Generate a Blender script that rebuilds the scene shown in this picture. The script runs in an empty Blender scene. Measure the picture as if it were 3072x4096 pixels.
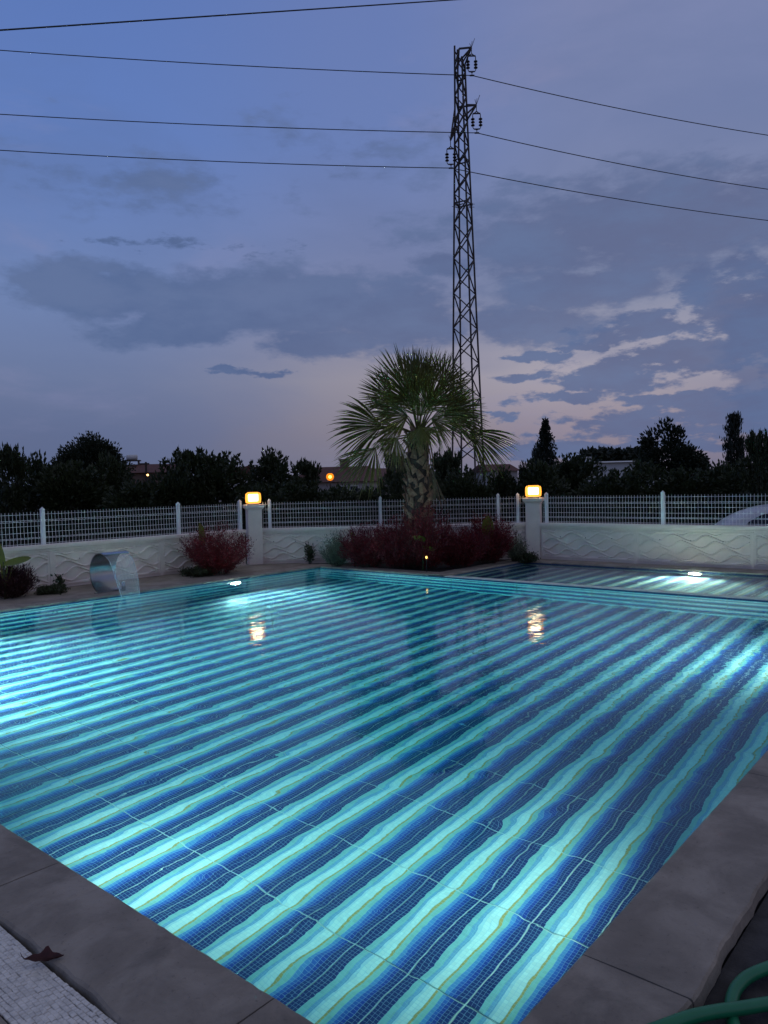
import bpy, math, random
import numpy as np
from mathutils import Vector, Matrix, Quaternion

sc = bpy.context.scene
R = math.radians
rng = np.random.default_rng(7)
random.seed(7)

# ------------------------------------------------------------------ camera
CAMH, FPX, IW, IH = 1.5, 3000.0, 3072.0, 4096.0
PITCH, ROLL = R(2.0), R(-1.4)
_fw = Vector((0, math.cos(PITCH), -math.sin(PITCH)))
_rt0 = Vector((1, 0, 0)); _up0 = _rt0.cross(_fw)
_rt = math.cos(ROLL) * _rt0 + math.sin(ROLL) * _up0
_up = -math.sin(ROLL) * _rt0 + math.cos(ROLL) * _up0
cam_data = bpy.data.cameras.new('camera')
cam = bpy.data.objects.new('camera', cam_data)
sc.collection.objects.link(cam)
cam_data.sensor_fit = 'VERTICAL'; cam_data.sensor_height = 24.0
cam_data.lens = 24.0 * FPX / IH
cam_data.clip_start = 0.05; cam_data.clip_end = 2000
M3 = Matrix((_rt, _up, -_fw)).transposed()
cam.matrix_world = Matrix.Translation((0, 0, CAMH)) @ M3.to_4x4()
sc.camera = cam

def ray(px, py):
    return (_fw * FPX + _rt * (px - IW / 2) - _up * (py - IH / 2)).normalized()
def at(px, py, Y):                      # point of the place seen at that pixel, Y metres ahead
    d = ray(px, py); t = Y / d.y
    return Vector((0, 0, CAMH)) + d * t
def azel(dx, dy):                       # compass direction and height of a spot of the sky
    d = ray(dx * 1.8517, dy * 1.8517)
    return math.atan2(d.x, d.y), math.asin(d.z)

# ------------------------------------------------------------------ render settings
sc.view_settings.view_transform = 'Standard'
sc.view_settings.look = 'None'
sc.view_settings.exposure = 0.0
sc.view_settings.gamma = 1.0
sc.view_settings.use_curve_mapping = False
sc.render.engine = 'CYCLES'
cy = sc.cycles
cy.use_denoising = True
try:
    cy.denoiser = 'OPENIMAGEDENOISE'
except Exception:
    pass
cy.max_bounces = 8; cy.diffuse_bounces = 3; cy.glossy_bounces = 4
cy.transmission_bounces = 6; cy.transparent_max_bounces = 8
cy.sample_clamp_indirect = 40.0
cy.caustics_reflective = False; cy.caustics_refractive = True
cy.blur_glossy = 0.5

# ------------------------------------------------------------------ node helper
def lin(c):
    return tuple(((x / 255) / 12.92 if x / 255 <= .04045 else ((x / 255 + .055) / 1.055) ** 2.4) for x in c)

class NT:
    def __init__(s, tree): s.t = tree; s.n = tree.nodes; s.l = tree.links
    def node(s, ty, **kw):
        n = s.n.new(ty)
        for k, v in kw.items(): setattr(n, k, v)
        return n
    def put(s, sock, v):
        if v is None: return
        if isinstance(v, bpy.types.NodeSocket): s.l.new(v, sock)
        else:
            if sock.type == 'RGBA' and hasattr(v, '__len__') and len(v) == 3: v = (*v, 1)
            sock.default_value = v
    def m(s, op, a, b=None, c=None, clamp=False):
        n = s.node('ShaderNodeMath', operation=op); n.use_clamp = clamp
        for i, v in enumerate((a, b, c)): s.put(n.inputs[i], v)
        return n.outputs[0]
    def v(s, op, a, b=None, scale=None):
        n = s.node('ShaderNodeVectorMath', operation=op)
        s.put(n.inputs[0], a); s.put(n.inputs[1], b)
        if scale is not None: s.put(n.inputs['Scale'], scale)
        return n.outputs['Value'] if op in ('LENGTH', 'DOT_PRODUCT', 'DISTANCE') else n.outputs[0]
    def sep(s, a):
        n = s.node('ShaderNodeSeparateXYZ'); s.put(n.inputs[0], a); return n.outputs
    def comb(s, x=0., y=0., z=0.):
        n = s.node('ShaderNodeCombineXYZ')
        for i, q in enumerate((x, y, z)): s.put(n.inputs[i], q)
        return n.outputs[0]
    def noise(s, vec, scale=5, detail=4, rough=.5, dist=0., col=False, w=None):
        n = s.node('ShaderNodeTexNoise')
        s.put(n.inputs['Vector'], vec); s.put(n.inputs['Scale'], scale); s.put(n.inputs['Detail'], detail)
        s.put(n.inputs['Roughness'], rough); s.put(n.inputs['Distortion'], dist)
        return n.outputs['Color'] if col else n.outputs[0]
    def mr(s, v, a, b, c=0., d=1., smooth=True):
        n = s.node('ShaderNodeMapRange'); n.interpolation_type = 'SMOOTHSTEP' if smooth else 'LINEAR'
        for i, q in enumerate((v, a, b, c, d)): s.put(n.inputs[i], q)
        return n.outputs[0]
    def ramp(s, f, stops, interp='LINEAR'):
        n = s.node('ShaderNodeValToRGB'); s.put(n.inputs[0], f); r = n.color_ramp; r.interpolation = interp
        while len(r.elements) < len(stops): r.elements.new(1.0)
        for e, (p, c) in zip(r.elements, stops): e.position = p; e.color = (*c, 1)
        return n.outputs[0]
    def mix(s, f, a, b, mode='MIX'):
        n = s.node('ShaderNodeMix', data_type='RGBA', blend_type=mode)
        s.put(n.inputs[0], f); s.put(n.inputs[6], a); s.put(n.inputs[7], b)
        return n.outputs[2]
    def bump(s, h, strength=1., dist=1.):
        n = s.node('ShaderNodeBump'); s.put(n.inputs['Height'], h)
        n.inputs['Strength'].default_value = strength; n.inputs['Distance'].default_value = dist
        return n.outputs[0]

# ------------------------------------------------------------------ sky: dusk with broken cloud
world = bpy.data.worlds.new('World'); sc.world = world; world.use_nodes = True
w = NT(world.node_tree); w.n.clear()
D = w.node('ShaderNodeTexCoord').outputs['Generated']
dx, dy_, dz = w.sep(D)
az = w.m('ARCTAN2', dx, dy_); el = w.m('ARCSINE', dz)
flat = w.m('SQRT', w.m('ADD', w.m('MULTIPLY', dx, dx), w.m('MULTIPLY', dy_, dy_)))
side = w.mr(w.m('DIVIDE', dx, w.m('MAXIMUM', flat, .02)), -.5, .5)
e0 = w.m('DIVIDE', el, R(60), clamp=True)
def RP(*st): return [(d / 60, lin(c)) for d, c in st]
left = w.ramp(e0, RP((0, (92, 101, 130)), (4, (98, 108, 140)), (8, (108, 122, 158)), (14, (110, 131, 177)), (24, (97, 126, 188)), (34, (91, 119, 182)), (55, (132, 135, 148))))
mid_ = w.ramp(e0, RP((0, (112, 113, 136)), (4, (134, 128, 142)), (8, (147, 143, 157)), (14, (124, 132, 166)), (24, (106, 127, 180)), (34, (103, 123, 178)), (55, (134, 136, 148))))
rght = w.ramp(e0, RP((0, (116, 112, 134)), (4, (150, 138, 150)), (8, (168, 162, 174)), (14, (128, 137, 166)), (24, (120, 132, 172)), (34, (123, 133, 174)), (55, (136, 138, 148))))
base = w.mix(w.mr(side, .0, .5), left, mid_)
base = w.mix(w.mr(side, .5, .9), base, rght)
P2 = w.comb(az, el, 0.)
stretch = w.v('MULTIPLY', D, (1., 1., 2.6))
warp = w.v('SUBTRACT', w.noise(w.v('MULTIPLY', D, (1, 1, 2.)), 9, 5, .62, col=True), (.5, .5, .5))
P2w = w.v('ADD', P2, w.v('MULTIPLY', warp, (.14, .045, 0.)))
fb = w.noise(stretch, 7, 7, .62)
fine = w.noise(stretch, 26, 5, .6)
# high thin veil everywhere
veil = w.mr(w.noise(stretch, 2.6, 6, .55, .4), .42, .68)
base = w.mix(w.m('MULTIPLY', veil, .30), base, lin((92, 110, 152)))
pale = w.mr(w.noise(w.v('ADD', stretch, (3.1, .4, 2.)), 3.4, 6, .6, .3), .54, .74)
base = w.mix(w.m('MULTIPLY', pale, .30), base, lin((142, 142, 178)))
def blobs(lst, soft=1.0):
    out = None
    for (bx, by, rx, ry, st) in lst:
        a_, e_ = azel(bx, by)
        q = w.v('MULTIPLY', w.v('SUBTRACT', P2w, (a_, e_, 0)), (1620 / rx / 1, 1620 / ry, 0))
        d_ = w.m('MULTIPLY', w.m('SUBTRACT', 1.0, w.v('LENGTH', q)), st)
        out = d_ if out is None else w.m('MAXIMUM', out, d_)
    return out
big = blobs([(560, 665, 400, 105, 1), (215, 625, 190, 68, 1), (860, 690, 250, 105, 1), (680, 745, 200, 50, 1), (380, 715, 210, 55, 1),
             (1150, 695, 200, 58, 1), (1270, 622, 240, 60, 1), (960, 578, 120, 36, .8),
             (1420, 490, 600, 150, .9), (1660, 760, 130, 220, 1.1), (300, 400, 330, 70, .38), (700, 330, 300, 90, .3)])
rgt = blobs([(1390, 708, 170, 36, 1), (1500, 768, 290, 48, 1), (1350, 818, 150, 44, 1), (1640, 670, 170, 140, 1), (1250, 745, 70, 14, 1), (1440, 860, 130, 16, 1), (1590, 890, 230, 72, 1),
             (1390, 915, 230, 42, 1), (1130, 817, 85, 14, 1), (1230, 855, 150, 15, 1), (1160, 769, 80, 12, 1), (1095, 890, 38, 13, 1),
             (560, 809, 66, 15, 1), (480, 807, 50, 10, .8), (1300, 965, 330, 24, 1), (360, 530, 190, 24, .42)])
nz = w.m('ADD', w.m('MULTIPLY', w.m('SUBTRACT', fb, .5), 1.5), w.m('MULTIPLY', w.m('SUBTRACT', fine, .5), .7))
cb = w.mr(w.m('ADD', big, nz), .06, .5)
nz2 = w.m('ADD', w.m('MULTIPLY', w.m('SUBTRACT', fb, .5), 1.2), w.m('MULTIPLY', w.m('SUBTRACT', fine, .5), 2.2))
cr = w.mr(w.m('ADD', rgt, nz2), .06, .46)
cloudc = w.mix(side, lin((78, 100, 142)), lin((92, 102, 138)))
cloudc = w.mix(w.mr(fb, .35, .7), cloudc, lin((94, 112, 151)))
skyc = w.mix(w.m('MULTIPLY', cb, .82), base, cloudc)
skyc = w.mix(w.m('MULTIPLY', cr, .88), skyc, cloudc)
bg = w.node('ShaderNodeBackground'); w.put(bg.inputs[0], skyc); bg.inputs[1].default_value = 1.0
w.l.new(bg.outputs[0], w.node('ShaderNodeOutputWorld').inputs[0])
world.cycles.sampling_method = 'MANUAL'; world.cycles.sample_map_resolution = 512

# ------------------------------------------------------------------ materials
MATS = {}
def material(name):
    m = bpy.data.materials.new(name); m.use_nodes = True
    t = NT(m.node_tree); b = t.n['Principled BSDF']; MATS[name] = m
    return m, t, b
def simple(name, col, rough=.6, metal=0., vary=.12, scale=8., bump=0., bscale=60., col2=None, coord='Object', trans=0.):
    m, t, b = material(name)
    co = t.node('ShaderNodeTexCoord').outputs[coord]
    n = t.noise(co, scale, 5, .6)
    c2 = col2 if col2 else tuple(c * (1 - 2 * vary) for c in col)
    t.put(b.inputs['Base Color'], t.mix(t.mr(n, .35, .65), col, c2))
    b.inputs['Roughness'].default_value = rough; b.inputs['Metallic'].default_value = metal
    if bump: t.put(b.inputs['Normal'], t.bump(t.noise(co, bscale, 5, .65), 1., bump))
    return m
def emit(name, col, strength, mixfac=None):
    m, t, b = material(name); t.n.remove(b)
    e = t.node('ShaderNodeEmission'); t.put(e.inputs[0], col); e.inputs[1].default_value = strength
    out = t.n['Material Output']
    if mixfac is None: t.l.new(e.outputs[0], out.inputs[0])
    else:
        tr = t.node('ShaderNodeBsdfTransparent'); mx = t.node('ShaderNodeMixShader'); mx.inputs[0].default_value = mixfac
        t.l.new(tr.outputs[0], mx.inputs[1]); t.l.new(e.outputs[0], mx.inputs[2]); t.l.new(mx.outputs[0], out.inputs[0])
    return m

# printed pool tile: 15 rows of mosaic across, 30 along
ROWS = [(0, (12, 40, 104)), (2, (24, 58, 146)), (3, (46, 92, 172)), (4, (88, 142, 192)), (5, (152, 196, 180)), (6.35, (204, 166, 92)), (6.95, (222, 234, 226)),
        (9, (196, 218, 220)), (9.6, (122, 166, 196)), (10.6, (146, 190, 182)), (12, (10, 36, 96))]
m, t, b = material('printed_tile')
uv = t.node('ShaderNodeTexCoord').outputs['UV']
ux, uy, _ = t.sep(uv)
wob = t.m('MULTIPLY', t.m('SUBTRACT', t.noise(t.v('MULTIPLY', uv, (.2, .3, 0.)), 1.0, 1, .5), .5), .25)
fy = t.m('DIVIDE', t.m('ADD', uy, wob), 15.0)
cr_ = t.ramp(fy, [(i / 15, lin(c)) for i, c in ROWS], 'CONSTANT')
wn = t.node('ShaderNodeTexWhiteNoise'); wn.noise_dimensions = '3D'
oi = t.node('ShaderNodeObjectInfo').outputs['Random']
t.put(wn.inputs[0], t.comb(t.m('FLOOR', ux), t.m('FLOOR', uy), t.m('MULTIPLY', oi, 50.)))
tint = t.mr(wn.outputs['Value'], 0., 1., .94, 1.06, smooth=False)
cr_ = t.mix(1., cr_, t.comb(tint, tint, tint), 'MULTIPLY')
gx = t.m('ABSOLUTE', t.m('SUBTRACT', t.m('FRACT', ux), .5)); gy = t.m('ABSOLUTE', t.m('SUBTRACT', t.m('FRACT', uy), .5))
g = t.mr(t.m('MAXIMUM', gx, gy), .43, .475)
cr_ = t.mix(t.m('MULTIPLY', g, .5), cr_, lin((168, 200, 214)))
t.put(b.inputs['Base Color'], cr_); b.inputs['Roughness'].default_value = .3
t.put(b.inputs['Normal'], t.bump(t.m('SUBTRACT', 1.0, g), .6, .002))
simple('pool_grout', lin((222, 226, 212)), .8, vary=.1)
simple('olive_grout', (.30, .285, .12), .85, vary=.14, scale=5, bump=.004)

# water
m, t, b = material('water'); t.n.remove(b)
gl = t.node('ShaderNodeBsdfGlass'); gl.inputs['IOR'].default_value = 1.33; gl.inputs['Roughness'].default_value = 0.0
gl.inputs['Color'].default_value = (1, 1, 1, 1)
co = t.node('ShaderNodeTexCoord').outputs['Object']
n1 = t.noise(t.v('MULTIPLY', co, (1, 1.25, 1)), 3.2, 1, .4, .4)
n2 = t.noise(t.v('ADD', co, (7, 3, 0)), 8.5, 2, .5, .5)
n3 = t.noise(co, 26, 2, .5)
patch = t.mr(t.noise(t.v('ADD', co, (1.7, 9.2, 0)), .45, 2, .5), .40, .62)
far = t.mr(t.sep(co)[0], 1.8, 5.8)
spl = t.v('LENGTH', t.v('MULTIPLY', t.v('SUBTRACT', co, (4.75, 8.75, 0)), (1., 1.2, 1.)))
splash = t.mr(spl, .1, 1.1, 1., 0.)
h = t.m('ADD', t.m('MULTIPLY', n1, .0046), t.m('MULTIPLY', n2, t.m('ADD', .0005, t.m('MULTIPLY', far, t.m('ADD', .0011, t.m('MULTIPLY', patch, .0022))))))
h = t.m('ADD', h, t.m('MULTIPLY', n3, t.m('ADD', t.m('MULTIPLY', t.m('ADD', .35, patch), t.m('MULTIPLY', far, .0006)), t.m('MULTIPLY', splash, .0022))))
t.put(gl.inputs['Normal'], t.bump(h, 1., 1.))
t.l.new(gl.outputs[0], t.n['Material Output'].inputs[0])
va = t.node('ShaderNodeVolumeAbsorption'); va.inputs['Color'].default_value = (.04, .87, .925, 1); va.inputs['Density'].default_value = .36
t.l.new(va.outputs[0], t.n['Material Output'].inputs['Volume'])
def aerated(name, fac):
    m, t, b = material(name)
    co = t.node('ShaderNodeTexCoord').outputs['Object']
    b.inputs['Base Color'].default_value = (.8, .84, .88, 1); b.inputs['Roughness'].default_value = .15
    b.inputs['IOR'].default_value = 1.33
    tr = t.node('ShaderNodeBsdfTransparent'); mx = t.node('ShaderNodeMixShader')
    lw = t.node('ShaderNodeLayerWeight').outputs['Facing']
    st = t.mr(t.noise(t.v('MULTIPLY', co, (1, .06, .06)), 55, 3, .6), .4, .7)
    t.put(mx.inputs[0], t.m('ADD', fac, t.m('MULTIPLY', t.m('MULTIPLY', st, fac), t.m('ADD', .5, lw)), clamp=True))
    t.put(b.inputs['Normal'], t.bump(t.noise(t.v('MULTIPLY', co, (1, .2, .2)), 50, 3, .5), 1., .003))
    t.l.new(tr.outputs[0], mx.inputs[1]); t.l.new(b.outputs[0], mx.inputs[2]); t.l.new(mx.outputs[0], t.n['Material Output'].inputs[0])
aerated('falling_water', .10)
aerated('stream_water', .45)
def concrete(name, c1, c2, rough=.75, sc1=3., bump=.004, stain=.6):
    m, t, b = material(name)
    co = t.node('ShaderNodeTexCoord').outputs['Object']
    a = t.noise(co, sc1, 7, .62, .4); f = t.noise(co, sc1 * 14, 5, .7)
    st = t.mr(t.noise(t.v('ADD', co, (5, 2, 8)), sc1 * .55, 6, .65, .8), .5, .68)
    col = t.mix(t.mr(a, .32, .68), c1, c2)
    col = t.mix(t.m('MULTIPLY', st, stain), col, tuple(x * .55 for x in c2))
    col = t.mix(t.m('MULTIPLY', t.mr(f, .57, .72), stain * .8), col, tuple(x * .4 for x in c2))
    t.put(b.inputs['Base Color'], col)
    t.put(b.inputs['Roughness'], t.mr(a, .3, .7, rough - .15, rough + .1))
    t.put(b.inputs['Normal'], t.bump(t.m('ADD', t.m('MULTIPLY', a, 1.), t.m('MULTIPLY', f, .35)), 1., bump))
    return m
concrete('coping_stone', (.345, .288, .232), (.22, .184, .15), .75, 3.4, .010)
concrete('deck_concrete', (.35, .29, .23), (.23, .19, .15), .8, 1.6, .004)
concrete('dark_ground', (.055, .05, .05), (.03, .027, .028), .85, 5., .012)
concrete('white_plaster', (.81, .69, .61), (.75, .64, .565), .75, 4., .0015, .10)
simple('white_mosaic', (.78, .72, .65), .5, vary=.12, scale=40)
simple('mosaic_joint', (.10, .10, .11), .9)
simple('white_metal', (.80, .79, .77), .4, vary=.03)
m, t, b = material('stainless'); b.inputs['Metallic'].default_value = 1.; b.inputs['Roughness'].default_value = .27
co = t.node('ShaderNodeTexCoord').outputs['Object']
t.put(b.inputs['Base Color'], t.mix(t.noise(co, 3, 3), (.40, .40, .40), (.30, .30, .31)))
t.put(b.inputs['Normal'], t.bump(t.noise(t.v('MULTIPLY', co, (1, 40, 40)), 8, 3), 1., .0002))
simple('galvanised', (.075, .056, .048), .75, 0., vary=.2, scale=2)
simple('porcelain_brown', (.035, .02, .018), .25)
simple('cable', (.02, .02, .022), .6)
simple('soil', (.03, .022, .018), .95, bump=.02, bscale=20)
simple('grass_ground', (.045, .05, .022), .95, col2=(.06, .045, .028), scale=.35, bump=.05, bscale=9)
def leafmat(name, c1, c2, rough=.55, trans=.25):
    m, t, b = material(name)
    geo = t.node('ShaderNodeNewGeometry').outputs['Random Per Island']
    co = t.node('ShaderNodeTexCoord').outputs['Object']
    c = t.mix(geo, c1, c2)
    t.put(b.inputs['Base Color'], c); b.inputs['Roughness'].default_value = rough
    tl = t.node('ShaderNodeBsdfTranslucent'); t.put(tl.inputs[0], c)
    mx = t.node('ShaderNodeMixShader'); mx.inputs[0].default_value = trans
    t.l.new(b.outputs[0], mx.inputs[1]); t.l.new(tl.outputs[0], mx.inputs[2])
    t.l.new(mx.outputs[0], t.n['Material Output'].inputs[0])
    return m
leafmat('orchard_leaf', (.022, .034, .012), (.042, .052, .016))
leafmat('dark_leaf', (.016, .024, .012), (.028, .036, .018))
leafmat('conifer_leaf', (.012, .020, .012), (.022, .030, .018))
leafmat('red_leaf', (.20, .011, .019), (.055, .006, .009))
leafmat('dark_red_leaf', (.05, .008, .011), (.02, .004, .006))
leafmat('grey_leaf', (.17, .18, .12), (.11, .12, .08))
leafmat('low_leaf', (.03, .045, .018), (.05, .06, .02))
leafmat('banana_leaf', (.16, .17, .02), (.12, .15, .025), .4, .4)
leafmat('palm_leaf', (.18, .165, .035), (.095, .105, .025), .45, .25)
leafmat('palm_dry', (.16, .10, .05), (.12, .075, .04), .7, .2)
simple('bark', (.05, .04, .03), .9, bump=.02, bscale=12)
simple('palm_trunk', (.05, .03, .021), .9, vary=.2, scale=14, bump=.02, bscale=30)
simple('palm_boot', (.24, .13, .08), .85, vary=.2, scale=20, bump=.006, bscale=60)
simple('hose_green', (.008, .17, .075), .38, vary=.06)
simple('dry_leaf', (.075, .018, .016), .7, vary=.2, scale=40)
simple('roof_tile', (.14, .05, .036), .85, vary=.2, scale=6)
simple('house_wall', (.42, .37, .34), .85, vary=.06)
simple('house_white', (.62, .60, .58), .85, vary=.04)
simple('house_brick', (.20, .13, .10), .9, vary=.1)
simple('dark_pane', (.02, .022, .028), .1, vary=.0)
simple('car_paint', (.44, .44, .49), .28, vary=.02)
simple('car_glass', (.012, .012, .018), .05, vary=0)
simple('rubber', (.02, .02, .02), .8)
simple('plastic_black', (.02, .02, .02), .5)
emit('lamp_core', (1., .80, .48), 22.0)
emit('lamp_shade', (1., .36, .045), 2.4, .7)
emit('pool_lens', (.92, 1., .95), 26.)
emit('sodium', (1., .26, .012), 1.25, .75)
emit('sodium_core', (1., .55, .10), 14.)
emit('far_warm', (1., .55, .18), 5.)
emit('far_white', (1., .92, .75), 5.)
emit('garden_led', (1., .62, .15), 3.)

# ------------------------------------------------------------------ mesh helpers
COL = sc.collection
class G:
    def __init__(s): s.v = []; s.f = []; s.uv = []
    def add(s, vs, fs, uv=None):
        o = len(s.v); s.v += [tuple(p) for p in vs]; s.f += [tuple(i + o for i in f) for f in fs]
        if uv is not None: s.uv += uv
    def box(s, x0, x1, y0, y1, z0, z1, b=0.):
        if b <= 0:
            vs = [(x, y, z) for z in (z0, z1) for x, y in ((x0, y0), (x1, y0), (x1, y1), (x0, y1))]
            s.add(vs, [(3, 2, 1, 0), (4, 5, 6, 7), (0, 1, 5, 4), (1, 2, 6, 5), (2, 3, 7, 6), (3, 0, 4, 7)])
        else:
            def rect(i, z): return [(x0 + i, y0 + i, z), (x1 - i, y0 + i, z), (x1 - i, y1 - i, z), (x0 + i, y1 - i, z)]
            vs = rect(b, z0) + rect(0, z0 + b) + rect(0, z1 - b) + rect(b, z1)
            fs = [(3, 2, 1, 0), (12, 13, 14, 15)]
            for k in (0, 4, 8):
                for i in range(4): fs.append((k + i, k + (i + 1) % 4, k + 4 + (i + 1) % 4, k + 4 + i))
            s.add(vs, fs)
        return s
    def tube(s, pts, rad, n=8, cap=True):
        pts = [Vector(p) for p in pts]; L = len(pts)
        rad = [rad] * L if not hasattr(rad, '__len__') else list(rad)
        up = Vector((0, 0, 1)); vs = []; fs = []; prev = None
        for i, p in enumerate(pts):
            d = (pts[min(i + 1, L - 1)] - pts[max(i - 1, 0)]).normalized()
            if prev is None:
                a = d.cross(up if abs(d.z) < .95 else Vector((1, 0, 0))).normalized()
            else:
                a = (prev - d * prev.dot(d)).normalized()
            prev = a; c = d.cross(a)
            for k in range(n):
                q = 2 * math.pi * k / n
                vs.append(p + (a * math.cos(q) + c * math.sin(q)) * rad[i])
        for i in range(L - 1):
            for k in range(n):
                fs.append((i * n + k, i * n + (k + 1) % n, (i + 1) * n + (k + 1) % n, (i + 1) * n + k))
        if cap: fs += [tuple(range(n - 1, -1, -1)), tuple((L - 1) * n + k for k in range(n))]
        s.add(vs, fs); return s
    def lathe(s, prof, n=20, c=(0, 0, 0), axis='z', cap=True):
        vs = []; fs = []
        for r_, z_ in prof:
            for k in range(n):
                q = 2 * math.pi * k / n
                if axis == 'z': vs.append((c[0] + r_ * math.cos(q), c[1] + r_ * math.sin(q), c[2] + z_))
                elif axis == 'y': vs.append((c[0] + r_ * math.cos(q), c[1] + z_, c[2] - r_ * math.sin(q)))
                else: vs.append((c[0] + z_, c[1] + r_ * math.cos(q), c[2] + r_ * math.sin(q)))
        for i in range(len(prof) - 1):
            for k in range(n): fs.append((i * n + k, i * n + (k + 1) % n, (i + 1) * n + (k + 1) % n, (i + 1) * n + k))
        if cap: fs += [tuple(range(n - 1, -1, -1)), tuple((len(prof) - 1) * n + k for k in range(n))]
        s.add(vs, fs); return s
    def mesh(s, name, mat, smooth=False):
        me = bpy.data.meshes.new(name); me.from_pydata(s.v, [], s.f)
        if s.uv:
            u = me.uv_layers.new(name='UVMap')
            u.data.foreach_set('uv', np.array(s.uv, dtype=np.float32).ravel())
        if mat: me.materials.append(MATS[mat])
        if smooth:
            me.polygons.foreach_set('use_smooth', [True] * len(me.polygons))
        me.update(); return me
def link(name, me, parent=None, loc=(0, 0, 0), rz=0., scale=None):
    o = bpy.data.objects.new(name, me); COL.objects.link(o)
    o.parent = parent; o.location = loc; o.rotation_euler = (0, 0, rz)
    if scale is not None: o.scale = scale
    return o
def part(name, g, mat, parent=None, loc=(0, 0, 0), smooth=False, rz=0.):
    return link(name, g.mesh(name, mat, smooth), parent, loc, rz)
def tag(o, label=None, cat=None, group=None, kind=None):
    if label: o['label'] = label
    if cat: o['category'] = cat
    if group: o['group'] = group
    if kind: o['kind'] = kind
    return o
def thing(name, label, cat, loc=(0, 0, 0), rz=0., group=None):
    o = bpy.data.objects.new(name, None); COL.objects.link(o); o.location = loc; o.rotation_euler = (0, 0, rz)
    o.empty_display_size = .1
    return tag(o, label, cat, group)
def quads(name, V, mat, smooth=False):          # V: (n,4,3) array of separate leaf quads
    V = np.asarray(V, dtype=np.float32); n = len(V)
    me = bpy.data.meshes.new(name)
    me.vertices.add(n * 4); me.vertices.foreach_set('co', V.reshape(-1))
    me.loops.add(n * 4); me.loops.foreach_set('vertex_index', np.arange(n * 4, dtype=np.int32))
    me.polygons.add(n); me.polygons.foreach_set('loop_start', np.arange(0, n * 4, 4, dtype=np.int32))
    me.polygons.foreach_set('loop_total', np.full(n, 4, dtype=np.int32))
    me.materials.append(MATS[mat]); me.update(calc_edges=True); me.validate(); return me
def leafquads(C, Dr, ln, wd):
    """rhombic leaves at C along Dr"""
    n = len(C); Dr = Dr / (np.linalg.norm(Dr, axis=1, keepdims=True) + 1e-9)
    r_ = rng.normal(size=(n, 3)); S = np.cross(Dr, r_); S /= (np.linalg.norm(S, axis=1, keepdims=True) + 1e-9)
    ln = np.broadcast_to(ln, n)[:, None]; wd = np.broadcast_to(wd, n)[:, None]
    return np.stack([C, C + Dr * ln * .45 + S * wd * .5, C + Dr * ln, C + Dr * ln * .45 - S * wd * .5], axis=1)

# ------------------------------------------------------------------ pool frame
ANG = R(49.6)
NX, NY = 0.111, 1.769
_B = Vector((math.cos(ANG), math.sin(ANG))); _A = Vector((-math.sin(ANG), math.cos(ANG)))
def P(u, v, z=0.):
    q = _B * u + _A * v
    return Vector((NX + q.x, NY + q.y, z))
ORG = (NX, NY, 0)
WL = -.04            # water level
DEPTH = 1.2
UL, VL = 8.6, 9.1    # main pool
UP0, UK = 8.8, 11.18 # partition, paddling pool
VK = 6.2
KFL = WL - .42
def struct(name, g, mat, label, loc=ORG, rz=ANG, cat=None, smooth=False):
    o = part(name, g, mat, None, loc, smooth, rz); tag(o, label, cat, kind='structure'); return o

# terrain ring outside the property
prop = [P(-7, -7), P(UK + .75, -7), P(UK + .75, 6.0), P(8.2, 10.85), P(-7, 10.85)]
gx_ = G(); nr = 24
ring0 = [(p.x, p.y, -.5) for p in prop]
import bmesh
bm = bmesh.new()
iv = [bm.verts.new((p.x, p.y, -.5)) for p in prop]
ov = [bm.verts.new((700 * math.cos(2 * math.pi * k / nr), 700 * math.sin(2 * math.pi * k / nr) + 100, -.5)) for k in range(nr)]
es = [bm.edges.new((L[i], L[(i + 1) % len(L)])) for L in (iv, ov) for i in range(len(L))]
bmesh.ops.triangle_fill(bm, use_beauty=True, use_dissolve=False, edges=es)
bmesh.ops.recalc_face_normals(bm, faces=bm.faces)
for f in bm.faces:
    if f.normal.z < 0: f.normal_flip()
me = bpy.data.meshes.new('ground'); bm.to_mesh(me); bm.free(); me.materials.append(MATS['grass_ground'])
ground = link('ground', me); tag(ground, 'dim grassy field stretching beyond the white fence', 'ground', kind='structure')

# deck slabs round the pools
g = G(); g.box(-3.5, 8.9, VL + .34, 10.86, -.62, -.006)
struct('deck', g, 'deck_concrete', 'grey concrete deck between the pool edge and the long white wall', cat='deck')
g = G(); g.box(-7, -.545, -7, 10.86, -.62, -.012)
struct('deck', g, 'deck_concrete', 'grey concrete deck beside the white mosaic strip', cat='deck')
g = G(); g.box(-.545, UK + .75, -7, -.345, -.62, -.055)
struct('soil_bed', g, 'dark_ground', 'dark bare ground beside the broad pool edging where the hose lies', cat='ground')
g = G(); g.box(-.545, -.345, -.345, 10.86, -.62, -.03)
struct('mosaic_bed', g, 'mosaic_joint', 'dark bedding strip under the white mosaic', cat='bedding')
g = G(); g.box(UK + .3, UK + .78, -.345, VK + .3, -.62, -.004)
struct('deck', g, 'deck_concrete', 'narrow concrete strip between the paddling pool and the white wall', cat='deck')
# planting bed between the pools and the diagonal wall
bed = [(UL + .3, VK + .3), (UK + .78, VK + .3), (UK + .78, 6.7), (8.9, 10.86), (UL + .3, 10.86)]
g = G(); n_ = len(bed)
vs = [(a, b_, -.6) for a, b_ in bed] + [(a, b_, -.02) for a, b_ in bed]
g.add(vs, [tuple(range(n_, 2 * n_))] + [(i, (i + 1) % n_, n_ + (i + 1) % n_, n_ + i) for i in range(n_)])
struct('planting_bed', g, 'soil', 'dark soil bed under the palm and red bushes', cat='soil')

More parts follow.
